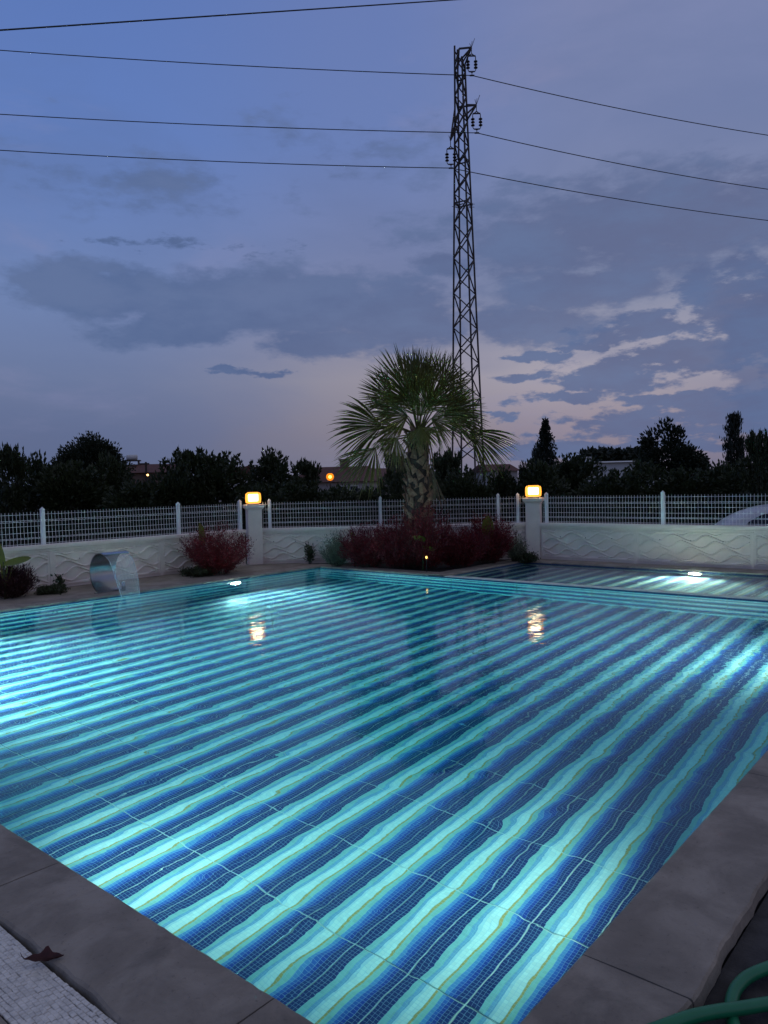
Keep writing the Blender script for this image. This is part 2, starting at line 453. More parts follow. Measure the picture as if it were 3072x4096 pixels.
# ------------------------------------------------------------------ pool shells and printed tiles
TU, TV, GAP, TT = .61, .303, .007, .012
def tile_geo(g, x0, y0, x1, y1, z, M=None, u0=0., v0=0.):
    """slab top with chamfered edge; uv counts mosaic squares"""
    b = .002; vs = []; 
    for i, zz in ((0, z - TT), (0, z - b), (b, z)):
        vs += [(x0 + i, y0 + i, zz), (x1 - i, y0 + i, zz), (x1 - i, y1 - i, zz), (x0 + i, y1 - i, zz)]
    fs = [(8, 9, 10, 11)]
    for k in (0, 4):
        for i in range(4): fs.append((k + i, k + (i + 1) % 4, k + 4 + (i + 1) % 4, k + 4 + i))
    if M: vs_ = [M @ Vector(p) for p in vs]
    else: vs_ = vs
    sx, sy = 30. / (TU - GAP), 15. / (TV - GAP)
    uvq = lambda p: (u0 + (p[0] - x0) * sx, v0 + (p[1] - y0) * sy)
    uv_ = [uvq(vs[i]) for f in fs for i in f]
    g.add(vs_, fs, uv_)
gt = G(); tile_geo(gt, 0, 0, TU - GAP, TV - GAP, 0.); TILE = gt.mesh('tile', 'printed_tile')
def camdist(p): return (Vector(p) - Vector((0, 0, CAMH))).length
def visible(p, m_=150):
    v = Vector(p) - Vector((0, 0, CAMH)); d = v.dot(_fw)
    if d <= .1: return False
    x = IW / 2 + FPX * v.dot(_rt) / d; y = IH / 2 - FPX * v.dot(_up) / d
    return -m_ < x < IW + m_ and -m_ < y < IH + m_ + 500

FZ = WL - DEPTH
FROT = R(2.0)
g = G(); g.box(-.3, UL + .3, -.3, VL + .3, FZ - .2, FZ - .006)
floor = struct('pool_floor', g, 'pool_grout', 'pale grouted floor of the main pool', cat='pool floor')
cells = []
cf, sf = math.cos(FROT), math.sin(FROT)
for i in range(-3, 18):
    for j in range(-3, 34):
        fu, fv = -.09 + i * TU, -.14 + j * TV
        # rotate the laying lines a little about (2.4,.8)
        du, dv = fu - 2.4, fv - .8
        u, v = 2.4 + du * cf - dv * sf, .8 + du * sf + dv * cf
        if -.62 < u < UL + .2 and -.32 < v < VL + .2:
            cells.append((camdist(P(u + .3, v + .15, FZ)) if visible(P(u + .3, v + .15, FZ), 450) else 99 + camdist(P(u, v, FZ)), u, v))
cells.sort()
gs = G()
for k, (d_, u, v) in enumerate(cells):
    if k < 300:
        link('tile', TILE, floor, (u, v, FZ), FROT)
    else:
        tile_geo(gs, 0, 0, TU - GAP, TV - GAP, 0., Matrix.Translation((u, v, FZ)) @ Matrix.Rotation(FROT, 4, 'Z'))
tag(part('far_tiles', gs, 'printed_tile', floor), kind='stuff')

def tiled_wall(name, label, o3, rz, length, top, depth, phase):
    """o3: pool-frame origin of the wall's left end at z=0 seen from the water; tiles face local -y"""
    g = G(); g.box(0, length, .014, .16, top - depth - .1, top)
    wobj = struct(name, g, 'pool_grout', label, P(o3[0], o3[1], 0), ANG + rz, cat='pool wall')
    nx = int(math.ceil(length / TU)); z = top - .002
    first = True
    Mw = Matrix(((1, 0, 0, 0), (0, 0, -1, 0), (0, 1, 0, 0), (0, 0, 0, 1)))
    while z > top - depth - .02:
        hgt = phase if first else TV
        z0 = z - hgt
        for i in range(nx):
            x0 = i * TU; x1 = min((i + 1) * TU - GAP, length)
            if x1 - x0 < .02: continue
            gt_ = G(); vv = 15 * (TV - GAP - (hgt - GAP)) / (TV - GAP) if first else 0.
            hh = hgt - GAP
            if not first and x1 - x0 > TU - GAP - 1e-4:
                o = link('tile', TILE, wobj, (x0, 0., z0)); o.rotation_euler = (math.pi / 2, 0, 0)
            else:
                tile_geo(gt_, 0, 0, x1 - x0, hh, 0., None, 0., vv)
                o = part('tile', gt_, 'printed_tile', wobj, (x0, 0., z0)); o.rotation_euler = (math.pi / 2, 0, 0)
        z = z0; first = False
    return wobj
WT = WL + .022
PH = .155
tiled_wall('pool_wall', 'striped tiled pool wall below the steel waterfall', (0, VL), 0, UL, WT, DEPTH, PH)
tiled_wall('pool_wall', 'striped tiled pool wall between the deep pool and the planting bed and paddling pool', (UL, VL), -math.pi / 2, VL, WT, DEPTH, PH)
tiled_wall('pool_wall', 'tiled pool wall under the broad edging at the right', (UL, 0), math.pi, UL, WT, DEPTH, PH)
tiled_wall('pool_wall', 'tiled pool wall under the near edging at the lower left', (0, 0), math.pi / 2, VL, WT, DEPTH, PH)
# partition
g = G(); g.box(UL + .004, UP0 - .004, -.3, VK + .04, WL - .6, WL + .012, .004)
struct('partition_wall', g, 'olive_grout', 'low olive topped wall dividing the deep pool from the paddling pool', cat='pool wall')
# paddling pool
g = G(); g.box(UP0 - .1, UK + .2, -.3, VK + .2, KFL - .15, KFL - .006)
kf = struct('paddling_pool_floor', g, 'pool_grout', 'striped floor of the shallow paddling pool', cat='pool floor')
for i in range(4):
    for j in range(21):
        u, v = UP0 - .02 + i * TU, -.1 + j * TV
        if visible(P(u + .3, v + .15, KFL)): link('tile', TILE, kf, (u, v, KFL))
tiled_wall('paddling_pool_wall', 'tiled back wall of the paddling pool with the bright lamp', (UK, VK), -math.pi / 2, VK, WT, .42, .10)
tiled_wall('paddling_pool_wall', 'tiled end wall of the paddling pool beside the planting bed', (UP0, VK), 0, UK - UP0, WT, .42, .10)
# water
def water(name, u0, u1, v0, v1, zb, label):
    # a closed body of water; its sides and bottom lie inside the tiled shell
    g = G(); g.box(u0, u1, v0, v1, zb, WL)
    return struct(name, g, 'water', label, cat='water')
water('pool_water', -.02, UL + .02, -.02, VL + .02, FZ - .03, 'clear rippled water of the large blue striped pool')
water('paddling_pool_water', UP0 - .02, UK + .02, -.28, VK + .02, KFL - .03, 'clear shallow water of the paddling pool')

# ------------------------------------------------------------------ coping
def coping(name, label, segs, horiz, a0, a1):
    """slabs along u (horiz) or v between a0..a1 across"""
    root = bpy.data.objects.new(name, None); COL.objects.link(root); root.location = ORG; root.rotation_euler = (0, 0, ANG)
    tag(root, label, 'pool edging', kind='structure')
    for s0, s1 in zip(segs[:-1], segs[1:]):
        L = s1 - s0 - .006
        g = G(); n = max(4, int(L / .035)); wdt = a1 - a0
        # bull-nosed slab with a slightly worn outline
        prof = [(0, -.035), (-.004, -.02), (0., -.006), (.008, 0.), (wdt * .5, .001), (wdt - .012, 0.), (wdt - .004, -.008), (wdt, -.05)]
        if a0 < 0 and a1 <= 0.03: prof = [(wdt - p, z) for p, z in prof][::-1]
        vs = []; fs = []
        for i in range(n + 1):
            s = s0 + .003 + L * i / n
            for kx, (p, z) in enumerate(prof):
                out_ = (kx in (0, 1, 2) and a0 < 0) or (kx > 4 and a0 >= 0)
                wear = (.005 * math.sin(s * 5.3 + s0) + .004 * math.sin(s * 13.1) + .0025 * math.sin(s * 31) + rng.normal() * .0012) if out_ else rng.normal() * .0005
                zz = z + rng.normal() * .0006
                q = a0 + p + wear
                vs.append((s, q, zz) if horiz else (q, s, zz))
        m_ = len(prof)
        for i in range(n):
            for k in range(m_ - 1):
                f = (i * m_ + k, (i + 1) * m_ + k, (i + 1) * m_ + k + 1, i * m_ + k + 1)
                fs.append(f if horiz else f[::-1])
        for e in (0, n): fs.append(tuple(e * m_ + k for k in range(m_)))
        g.add(vs, fs); o = part('slab', g, 'coping_stone', root, smooth=False)
    g = G()
    if horiz: g.box(segs[0], segs[-1], a0 + .012, a1 - .012, -.3, -.012)
    else: g.box(a0 + .012, a1 - .012, segs[0], segs[-1], -.3, -.012)
    part('mortar_bed', g, 'dark_ground', root)
    return root
coping('pool_coping', 'broad grey stone edging along the right side of the pool', [-.335, .74, 2.62, 4.5, 6.4, 8.3, UK + .3], True, -.345, -.002)
coping('pool_coping', 'grey stone edging along the lower left side of the pool', [0, .61, 1.92, 3.25, 4.6, 5.95, 7.3, 8.6, VL], False, -.34, -.002)
coping('pool_coping', 'grey stone edging along the back left of the pool below the waterfall', [-.335, .9, 2.1, 3.3, 4.5, 5.7, 6.9, 8.1, UL + .34], True, VL + .002, VL + .345)
coping('pool_coping', 'grey stone edging between the planting bed and the pool', [VK + .345, 7.2, 8.2, VL], False, UL + .002, UL + .34)
coping('pool_coping', 'grey stone edging between the planting bed and the paddling pool', [UL + .004, 9.5, 10.3, UK + .3], True, VK + .002, VK + .34)
coping('pool_coping', 'grey stone edging behind the paddling pool below the white wall', [0, 1.2, 2.4, 3.6, 4.8, VK], False, UK + .002, UK + .30)

# ------------------------------------------------------------------ white mosaic strip
root = bpy.data.objects.new('mosaic_strip', None); COL.objects.link(root); root.location = ORG; root.rotation_euler = (0, 0, ANG)
tag(root, 'narrow strip of small white mosaic squares beside the pool edging', 'mosaic', kind='structure')
g = G(); g.box(-.0076, .0076, -.0076, .0076, -.008, 0, .0018); MOS = g.mesh('mosaic_square', 'white_mosaic')
sq = []
for i in range(12):
    for j in range(int(3.2 / .0166)):
        u = -.355 - i * .0161 + rng.normal() * .0006 + .003 * math.sin(j * .11 + i * .4); v = .55 + j * .0166 + rng.normal() * .0008 + (i % 3) * .0055
        sq.append((camdist(P(u, v)) if visible(P(u, v), 10) else 50, u, v))
sq.sort(); gs = G()
for k, (d_, u, v) in enumerate(sq):
    zz = -.014 + rng.normal() * .0006; rz = rng.normal() * .06; sx = 1 + rng.normal() * .06
    if k < 300: link('mosaic_square', MOS, root, (u, v, zz), rz, (sx, 1, 1))
    else: gs.box(u - .0076, u + .0076, v - .0076, v + .0076, zz - .008, zz, .0018)
tag(part('mosaic_squares', gs, 'white_mosaic', root), kind='stuff')

# ------------------------------------------------------------------ pool lamps
def pool_lamp(u, v, rz, label, power, dz=-.30, col=(1., 1., .94)):
    t_ = thing('pool_lamp', label, 'pool lamp', P(u, v, WL + dz), ANG + rz, 'underwater pool lamps')
    g = G(); g.lathe([(.115, .0), (.13, -.006), (.135, -.022), (.12, -.03), (.10, -.028), (.10, -.01)], 28, axis='y', cap=False)
    part('trim_ring', g, 'stainless', t_, smooth=True)
    g = G(); g.lathe([(.10, -.012), (.095, -.02), (.06, -.026), (.01, -.029)], 24, axis='y'); part('lens', g, 'pool_lens', t_, smooth=True)
    L = bpy.data.lights.new('pool_lamp_light', 'AREA'); L.shape = 'DISK'; L.size = .18; L.energy = power; L.color = col; L.spread = R(140)
    lo = bpy.data.objects.new('pool_lamp_light', L); COL.objects.link(lo); lo.parent = t_
    lo.location = (0, -.045, 0); lo.rotation_euler = (-(math.pi / 2 - R(3)), 0, 0)
    # area lamps shine along local -Z; turned so that is the fixture's -y, tipped slightly down
    return t_
pool_lamp(6.55, VL - .013, 0, 'lit round pool lamp in the tiled wall right of the waterfall', 100)
pool_lamp(1.8, VL - .013, 0, 'lit round pool lamp in the tiled wall left of the waterfall', 82)
pool_lamp(1.8, .013, math.pi, 'lit round pool lamp under the near right edging', 28)
pool_lamp(6.55, .013, math.pi, 'lit round pool lamp under the far right edging', 64)
pool_lamp(.013, 2.6, math.pi / 2, 'lit round pool lamp under the near left edging', 36)
pool_lamp(.013, 6.6, math.pi / 2, 'lit round pool lamp under the far left edging', 225)
pool_lamp(UK - .013, 3.0, -math.pi / 2, 'lit round lamp in the back wall of the paddling pool', 75, -.14, (1., .98, .74))

# ------------------------------------------------------------------ white walls with wave relief and mesh fences
PW, PHT = 1.94, .545
def relief(x, z):
    """height of the cast wave strands on a panel, metres"""
    lam, dzr = .56, .108
    hmax = np.zeros_like(x)
    for k in range(-1, 7):
        ph = 2 * np.pi * x / lam + k * np.pi * .55
        zc = .0 + k * dzr + .055 * np.sin(ph + .25 * np.sin(ph))
        sl = .068 * np.cos(ph) * 2 * np.pi / lam
        d = np.abs(z - zc) / np.sqrt(1 + sl * sl)
        hmax = np.maximum(hmax, np.clip((.0120 - d) / .005, 0, 1))
    edge = np.minimum(np.minimum(x - .03, PW - .03 - x), np.minimum(z - .02, PHT - .02 - z))
    inn = np.clip(edge / .02, 0, 1)
    return .030 * hmax * inn + .016 * (1 - inn)
nxg, nzg = 300, 90
X, Zg = np.meshgrid(np.linspace(0, PW, nxg), np.linspace(0, PHT, nzg), indexing='ij')
Hh = relief(X, Zg)
vs = np.stack([X, -Hh, Zg], -1).reshape(-1, 3).tolist()
fs = [(i * nzg + j, (i + 1) * nzg + j, (i + 1) * nzg + j + 1, i * nzg + j + 1) for i in range(nxg - 1) for j in range(nzg - 1)]
g = G(); g.add(vs, fs); PANEL = g.mesh('relief_panel', 'white_plaster', True)
def relief_cut(w_):
    nx_ = max(6, int(nxg * w_ / PW))
    X, Zg = np.meshgrid(np.linspace(0, w_, nx_), np.linspace(0, PHT, nzg), indexing='ij')
    vs = np.stack([X, -relief(X, Zg), Zg], -1).reshape(-1, 3).tolist()
    fs = [(i * nzg + j, (i + 1) * nzg + j, (i + 1) * nzg + j + 1, i * nzg + j + 1) for i in range(nx_ - 1) for j in range(nzg - 1)]
    g = G(); g.add(vs, fs); return g.mesh('relief_panel', 'white_plaster', True)
# mesh wire with two folds
zt = [0, .02, .10, .113, .126, .20, .36, .375, .383, .391, .47, .52]
yo = [0, 0, -.004, -.026, -.004, 0, 0, -.004, -.026, -.004, 0, 0]
g = G(); g.tube([(0, y_, z_) for y_, z_ in zip(yo, zt)], .0032, 5); WIRE = g.mesh('wire', 'white_metal', True)
g = G(); g.box(-.028, .028, -.028, .028, 0, .555)
g.add([(-.033, -.033, .555), (.033, -.033, .555), (.033, .033, .555), (-.033, .033, .555), (0, 0, .60)], [(3, 2, 1, 0), (0, 1, 4), (1, 2, 4), (2, 3, 4), (3, 0, 4)])
POST = g.mesh('post', 'white_metal')
g = G(); g.lathe([(.009, -.001), (.009, .001)], 10, axis='y'); HOLE = g.mesh('drain_hole', 'plastic_black')
CAPZ = .70
def fence_wall(p0, p1, wlabel, flabel, joints, posts, wx0, wx1, zb=-.05):
    d = (p1 - p0); L = d.length; rz = math.atan2(d.y, d.x)
    wl = thing('relief_wall', wlabel, 'wall', (p0.x, p0.y, 0), rz)
    g = G(); g.box(0, L, .0, .13, zb - .45, .60); part('wall_body', g, 'white_plaster', wl)
    g = G(); g.box(-.0, L, -.05, .17, .635, CAPZ, .008); part('cap', g, 'white_plaster', wl)
    g = G(); g.box(.001, L - .001, -.028, .15, .598, .634, .004); part('cap_moulding', g, 'white_plaster', wl)
    js = sorted(joints)
    edges = [0.] + js + [L]
    for j in js:
        g = G(); g.box(j - .028, j + .028, -.022, .001, zb, .597, .005); part('pilaster_strip', g, 'white_plaster', wl)
    for a_, b_ in zip(edges[:-1], edges[1:]):
        w_ = b_ - a_
        if w_ < .25: continue
        x0 = a_ + .03; w2 = w_ - .06
        o = link('relief_panel', PANEL if abs(w2 - PW) < .035 else relief_cut(min(w2, 3.)), wl, (x0, -.001, .04))
        if abs(w2 - PW) < .035: o.scale = (w2 / PW, 1, 1)
        for q in (.22, .5, .78):
            if w2 > 1.2: link('drain_hole', HOLE, wl, (x0 + w2 * q, -.0315, .44 - .01 * q))
    fe = thing('mesh_fence', flabel, 'fence', (p0.x, p0.y, CAPZ), rz)
    for q in posts: link('post', POST, fe, (q, .06, 0))
    n = int((wx1 - wx0) / .0555)
    for i in range(n + 1): link('wire', WIRE, fe, (wx0 + i * .0555, .055, .003))
    for z_, y_ in ((.025, 0), (.105, -.006), (.121, -.006), (.20, 0), (.30, 0), (.372, -.006), (.394, -.006), (.485, 0)):
        g = G(); g.tube([(wx0, .055 + y_ + .005, z_), (wx1, .055 + y_ + .005, z_)], .0030, 5); part('rail_wire', g, 'white_metal', fe)
    return wl
def V2(q): return Vector((q[0], q[1]))
PLc, PRc = Vector((-2.62, 15.07)), Vector((2.97, 14.88))
lw0 = V2(P(1.2, 10.7)); lw1 = V2(P(8.12, 10.7))
fence_wall(lw0, lw1, 'white wall with cast wave relief behind the steel waterfall', 'white folded wire mesh fence above the wall behind the waterfall',
           [1.0, 3.0, 5.0], [.42, 2.92, 5.43, 6.86], 1.9, 6.9)
fence_wall(PLc + Vector((.02, 0)), PRc + Vector((-.02, 0)), 'white wall with cast wave relief behind the palm', 'white folded wire mesh fence above the wall behind the palm',
           [1.62, 3.62], [.29, 2.53, 4.88, 5.27], .16, 5.42)
rw0 = V2(P(11.75, 6.12)); rw1 = V2(P(11.75, .2))
fence_wall(rw0, rw1, 'white wall with cast wave relief behind the paddling pool', 'white folded wire mesh fence in front of the parked car',
           [1.90, 3.84], [.10, 2.37, 4.87], .03, 5.4)

# pillars and their lanterns
def pillar(c, rz, label):
    t_ = thing('gate_pillar', label, 'pillar', (c.x, c.y, -.02), rz)
    g = G(); g.box(-.14, .14, -.14, .14, 0, 1.10, .006); part('shaft', g, 'white_plaster', t_)
    g = G()
    vs = []
    prof = [(.145, 1.10), (.15, 1.115), (.165, 1.13), (.185, 1.15), (.187, 1.20), (.18, 1.208)]
    for r_, z_ in prof: vs += [(-r_, -r_, z_), (r_, -r_, z_), (r_, r_, z_), (-r_, r_, z_)]
    fs = [(3, 2, 1, 0), tuple(20 + i for i in range(4))]
    for k in range(5):
        for i in range(4): fs.append((k * 4 + i, k * 4 + (i + 1) % 4, k * 4 + 4 + (i + 1) % 4, k * 4 + 4 + i))
    g.add(vs, fs); part('capital', g, 'white_plaster', t_)
def lantern(c, rz, label):
    t_ = thing('lantern', label, 'lantern', (c.x, c.y, 1.19), rz)
    g = G(); g.box(-.11, .11, -.11, .11, 0, .022, .004); part('base_plate', g, 'plastic_black', t_)
    g = G()
    vs = []
    prof = [(.125, .022), (.148, .04), (.155, .12), (.15, .20), (.135, .232), (.09, .246)]
    n = 24; fs = []
    for r_, z_ in prof:
        for k in range(n):
            q = 2 * math.pi * k / n; cx_, sx_ = math.cos(q), math.sin(q)
            e = (abs(cx_) ** 5 + abs(sx_) ** 5) ** (-1 / 5)
            vs.append((r_ * cx_ * e, r_ * sx_ * e, z_))
    for i in range(len(prof) - 1):
        for k in range(n): fs.append((i * n + k, i * n + (k + 1) % n, (i + 1) * n + (k + 1) % n, (i + 1) * n + k))
    fs.append(tuple((len(prof) - 1) * n + k for k in range(n)))
    g.add(vs, fs); part('glass_shade', g, 'lamp_shade', t_, smooth=True)
    g = G(); g.box(-.095, .095, -.095, .095, .066, .204, .012); part('lamp_core', g, 'lamp_core', t_)
    for sx_, sy_ in ((-1, -1), (1, -1), (1, 1), (-1, 1)):
        g = G(); g.lathe([(.006, .022), (.006, .24), (.003, .25)], 8, (sx_ * .118, sy_ * .118, 0)); part('corner_rod', g, 'plastic_black', t_)
pillar(PLc, R(20), 'square white pillar at the left end of the wall behind the palm')
pillar(PRc, R(-20), 'square white pillar at the right end of the wall behind the palm')
lantern(PLc, R(8), 'glowing amber glass lantern on the left white pillar')
lantern(PRc, R(-8), 'glowing amber glass lantern on the right white pillar')

# ------------------------------------------------------------------ steel waterfall spout
sp = thing('waterfall_spout', 'curved stainless steel waterfall blade on the concrete deck', 'waterfall spout', P(4.29, 9.36, 0), ANG)
# local x along the wall, local -y towards the pool
SWID = .42; prof = []
a0_, a1_ = -74, 112
for i in range(33):
    q = R(a0_ + (a1_ - a0_) * i / 32); prof.append((.3 * math.cos(q), .3 + .3 * math.sin(q), q, i / 32))
g = G(); vs = []; fs = []
for (y_, z_, q, f) in prof:
    th = .026 * (1 - .55 * f) ; ny, nz = math.cos(q), math.sin(q)
    for x_ in (0, SWID):
        vs += [(x_, y_ + ny * th / 2, z_ + nz * th / 2), (x_, y_ - ny * th / 2, z_ - nz * th / 2)]
for i in range(32):
    a_ = i * 4; b_ = a_ + 4
    fs += [(a_, b_, b_ + 2, a_ + 2), (a_ + 1, a_ + 3, b_ + 3, b_ + 1), (a_, a_ + 1, b_ + 1, b_), (a_ + 2, b_ + 2, b_ + 3, a_ + 3)]
fs += [(0, 2, 3, 1), (128, 129, 131, 130)]
g.add(vs, fs); bl = part('blade', g, 'stainless', sp)
for p_ in bl.data.polygons: p_.use_smooth = len(p_.vertices) == 4
bl.data.set_sharp_from_angle(angle=R(35))
g = G(); g.box(-.02, SWID + .02, .04, .16, -.005, .008, .002); part('foot_plate', g, 'stainless', sp)
g = G(); g.lathe([(.03, 0), (.03, .14), (.018, .145)], 14, (.36, -.02, 0), axis='z'); part('feed_pipe', g, 'stainless', sp, smooth=True)
# sheet of falling water
ws = thing('water_sheet', 'clear sheet of water falling from the steel waterfall into the pool', 'falling water', P(4.29, 9.36, 0), ANG)
y0_, z0_ = prof[-1][0], prof[-1][1] - .012
g = G(); vs = []; fs = []; nx_, nz_ = 14, 26
def sheet(s, f, off):
    tt = f ** .8; zz = z0_ - (z0_ - WL - .002) * tt
    yy = y0_ - .36 * math.sqrt(tt) * .98 + .02 * math.sin(9 * s + 5 * f) * f + .0008
    xx = .02 + (SWID - .04) * s + (.5 - s) * .07 * f
    return (xx, yy - off - .004 * math.sin(40 * s) * f, zz)
for off in (0., .005):
    for i in range(nx_ + 1):
        for j in range(nz_ + 1): vs.append(sheet(i / nx_, j / nz_, off))
n1_ = (nx_ + 1) * (nz_ + 1)
idx = lambda i, j, k: k * n1_ + i * (nz_ + 1) + j
for i in range(nx_):
    for j in range(nz_):
        fs.append((idx(i, j, 0), idx(i + 1, j, 0), idx(i + 1, j + 1, 0), idx(i, j + 1, 0)))
        fs.append((idx(i, j, 1), idx(i, j + 1, 1), idx(i + 1, j + 1, 1), idx(i + 1, j, 1)))
for j in range(nz_):
    fs.append((idx(0, j, 0), idx(0, j + 1, 0), idx(0, j + 1, 1), idx(0, j, 1)))
    fs.append((idx(nx_, j, 0), idx(nx_, j, 1), idx(nx_, j + 1, 1), idx(nx_, j + 1, 0)))
g.add(vs, fs); part('curtain', g, 'falling_water', ws, smooth=True)
for s_ in (0., 1.):
    g = G(); g.tube([Vector(sheet(s_, j / 24, .0025)) for j in range(25)], [.003 + .003 * abs(math.sin(j * .9)) * j / 24 for j in range(25)], 8)
    part('edge_stream', g, 'stream_water', ws, smooth=True)

# ------------------------------------------------------------------ plants
def bush(name, label, cat, loc, mat, hgt, rad, nstem, nleaf, seed, leaf=(.03, .006), upright=.75, group=None, stemmat='bark'):
    global rng
    rng = np.random.default_rng(seed)
    t_ = thing(name, label, cat, loc, 0., group)
    Q = []; g = G()
    for s in range(nstem):
        a_ = rng.uniform(0, 2 * np.pi); sp_ = np.sqrt(rng.uniform(0, 1)) * rad; L = hgt * rng.uniform(.5, 1.14) * (1 - .38 * (sp_ / rad) ** 2)
        base_ = np.array([math.cos(a_), math.sin(a_), 0]) * sp_ * .28
        tip = np.array([math.cos(a_) * sp_, math.sin(a_) * sp_, L])
        midp = (base_ + tip) / 2 + np.array([math.cos(a_), math.sin(a_), 0]) * -.06 * rad + rng.normal(size=3) * .02
        f = np.linspace(0, 1, 9)[:, None]
        pts = (1 - f) ** 2 * base_ + 2 * f * (1 - f) * midp + f ** 2 * tip
        if s < 60: g.tube(pts[::2], [.004, .0035, .003, .002, .001], 4)
        fl = rng.uniform(.06, 1, nleaf) ** .75
        C = (1 - fl[:, None]) ** 2 * base_ + 2 * (fl * (1 - fl))[:, None] * midp + (fl ** 2)[:, None] * tip
        C = C + rng.normal(size=C.shape) * .022
        Dr = rng.normal(size=C.shape) * (1 - upright) * 1.6 + (tip - base_) / np.linalg.norm(tip - base_) * upright * 1.6
        Q.append(leafquads(C, Dr, leaf[0] * rng.uniform(.6, 1.5, nleaf), leaf[1]))
    link('foliage', quads('foliage', np.concatenate(Q), mat), t_)
    part('stems', g, stemmat, t_)
    return t_
def at_ground(px, Y, z=0.):
    d = ray(px, 2200); return Vector((d.x / d.y * Y, Y, z))
bush('red_bush', 'rounded dark red bush in front of the left white pillar', 'bush', P(6.85, 9.92), 'red_leaf', .84, .68, 340, 52, 11, (.045, .012), .6)
bush('red_bush', 'red feathery bush at the left end of the planting bed', 'bush', at_ground(1475, 13.95), 'red_leaf', .78, .58, 320, 56, 12, (.045, .012), .72)
bush('red_bush', 'red feathery bush just left of the palm trunk', 'bush', at_ground(1600, 13.6), 'red_leaf', .90, .54, 310, 56, 24, (.045, .012), .72)
bush('red_bush', 'tall red feathery bush in front of the palm trunk', 'bush', at_ground(1715, 13.35), 'red_leaf', 1.08, .52, 330, 56, 13, (.045, .012), .78)
bush('red_bush', 'red feathery bush just right of the palm trunk', 'bush', at_ground(1835, 13.55), 'red_leaf', .70, .56, 300, 56, 14, (.045, .012), .75)
bush('red_bush', 'red feathery bush at the right end of the planting bed', 'bush', at_ground(1950, 14.1), 'red_leaf', .88, .56, 330, 56, 15, (.045, .012), .75)
bush('red_bush', 'dark red bush at the left edge by the white wall', 'bush', P(3.38, 10.2), 'dark_red_leaf', .45, .34, 200, 46, 16, (.05, .012), .8)
bush('grey_shrub', 'pale grey green shrub against the wall at the left of the bed', 'shrub', at_ground(1345, 14.2), 'grey_leaf', .60, .32, 150, 44, 17, (.05, .008), .7)
bush('grey_shrub', 'pale grey green shrub beside the right white pillar', 'shrub', at_ground(2062, 14.3), 'grey_leaf', .55, .24, 90, 40, 18, (.05, .008), .7)
bush('low_plant', 'low dark green plant on the deck beside the left red bush', 'plant', P(3.92, 10.15), 'low_leaf', .08, .24, 90, 36, 19, (.04, .02), .3)
bush('low_plant', 'low dark green plant under the rounded red bush', 'plant', P(6.50, 10.0), 'low_leaf', .13, .34, 90, 36, 20, (.04, .02), .3)
bush('weed', 'thin leafy weed against the wall right of the left pillar', 'weed', at_ground(1238, 14.75), 'low_leaf', .46, .12, 14, 26, 21, (.06, .025), .5)
bush('weed', 'thin leafy weed with upright stalks beside the left red bush', 'weed', P(4.15, 10.3), 'low_leaf', .26, .16, 8, 12, 22, (.07, .035), .4)
bush('low_plant', 'low dark green plant at the foot of the right pillar', 'plant', at_ground(2105, 14.2), 'low_leaf', .16, .26, 60, 36, 23, (.04, .02), .3)

def blade(g, base, dirv, L, W, side, curl=.25, n=9, fold=.25):
    """broad leaf with midrib fold"""
    base = Vector(base); dirv = Vector(dirv).normalized(); side = Vector(side).normalized(); nrm = dirv.cross(side).normalized()
    vs = []
    for i in range(n + 1):
        f = i / n; wdt = W * .5 * (math.sin(math.pi * min(1, f * .92 + .06)) ** .6) * (1 if f < .999 else .15)
        c = base + dirv * L * f + nrm * curl * L * f * f
        vs += [c - side * wdt + nrm * fold * wdt, c, c + side * wdt + nrm * fold * wdt]
    fs = []
    for i in range(n):
        a_ = i * 3; fs += [(a_, a_ + 1, a_ + 4, a_ + 3), (a_ + 1, a_ + 2, a_ + 5, a_ + 4)]
    g.add(vs, fs)
def banana(label, loc, leaves):
    t_ = thing('banana_plant', label, 'banana plant', loc)
    for (h0, dv, L, W, sv, cu) in leaves:
        g = G(); blade(g, (0, 0, h0), dv, L, W, sv, cu); part('leaf', g, 'banana_leaf', t_, smooth=True)
    g = G(); hh = max(l[0] for l in leaves); g.tube([(0, 0, -.02), (.005, 0, hh * .5), (0, 0, hh + .04)], [.014, .012, .008], 8); part('stem', g, 'low_leaf', t_, smooth=True)
banana('banana plant with one upright yellow green leaf behind the rounded red bush', P(6.75, 10.25), [(.42, (.05, 0, 1), .50, .20, (.75, -.6, .1), -.12), (.3, (-.6, 0, .5), .3, .1, (.1, 1, 0), .2)])
banana('banana plant with one broad dark leaf at the right end of the bed', at_ground(1950, 14.05), [(.40, (.04, 0, 1), .50, .24, (1, -.25, 0), -.1), (.3, (.5, .3, .6), .3, .12, (.3, -1, 0), .2)])
banana('small banana plant with two pale leaves amid the red bushes', at_ground(1690, 13.1), [(.50, (-.25, -.3, .25), .2, .20, (1, -.1, 0), .1), (.42, (.9, -.3, -.15), .24, .11, (.1, -.6, .8), .1)])
banana('small banana plant at the left end of the red bushes', at_ground(1418, 14.0), [(.46, (-.2, 0, 1), .20, .10, (1, .2, 0), -.2), (.44, (.5, 0, .5), .14, .07, (.2, 1, 0), .1)])
banana('banana plant with a drooping leaf at the left edge of the picture', P(3.24, 10.15), [(.50, (.75, .25, .06), .38, .17, (-.3, .8, .6), .15), (.1, (.14, 0, 1), .42, .03, (1, 0, 0), 0), (.1, (.3, .1, 1), .40, .03, (1, 0, 0), 0), (.1, (-.1, 0, 1), .42, .03, (1, 0, 0), 0), (.45, (-.3, 0, 1), .4, .12, (1, 0, 0), .2)])

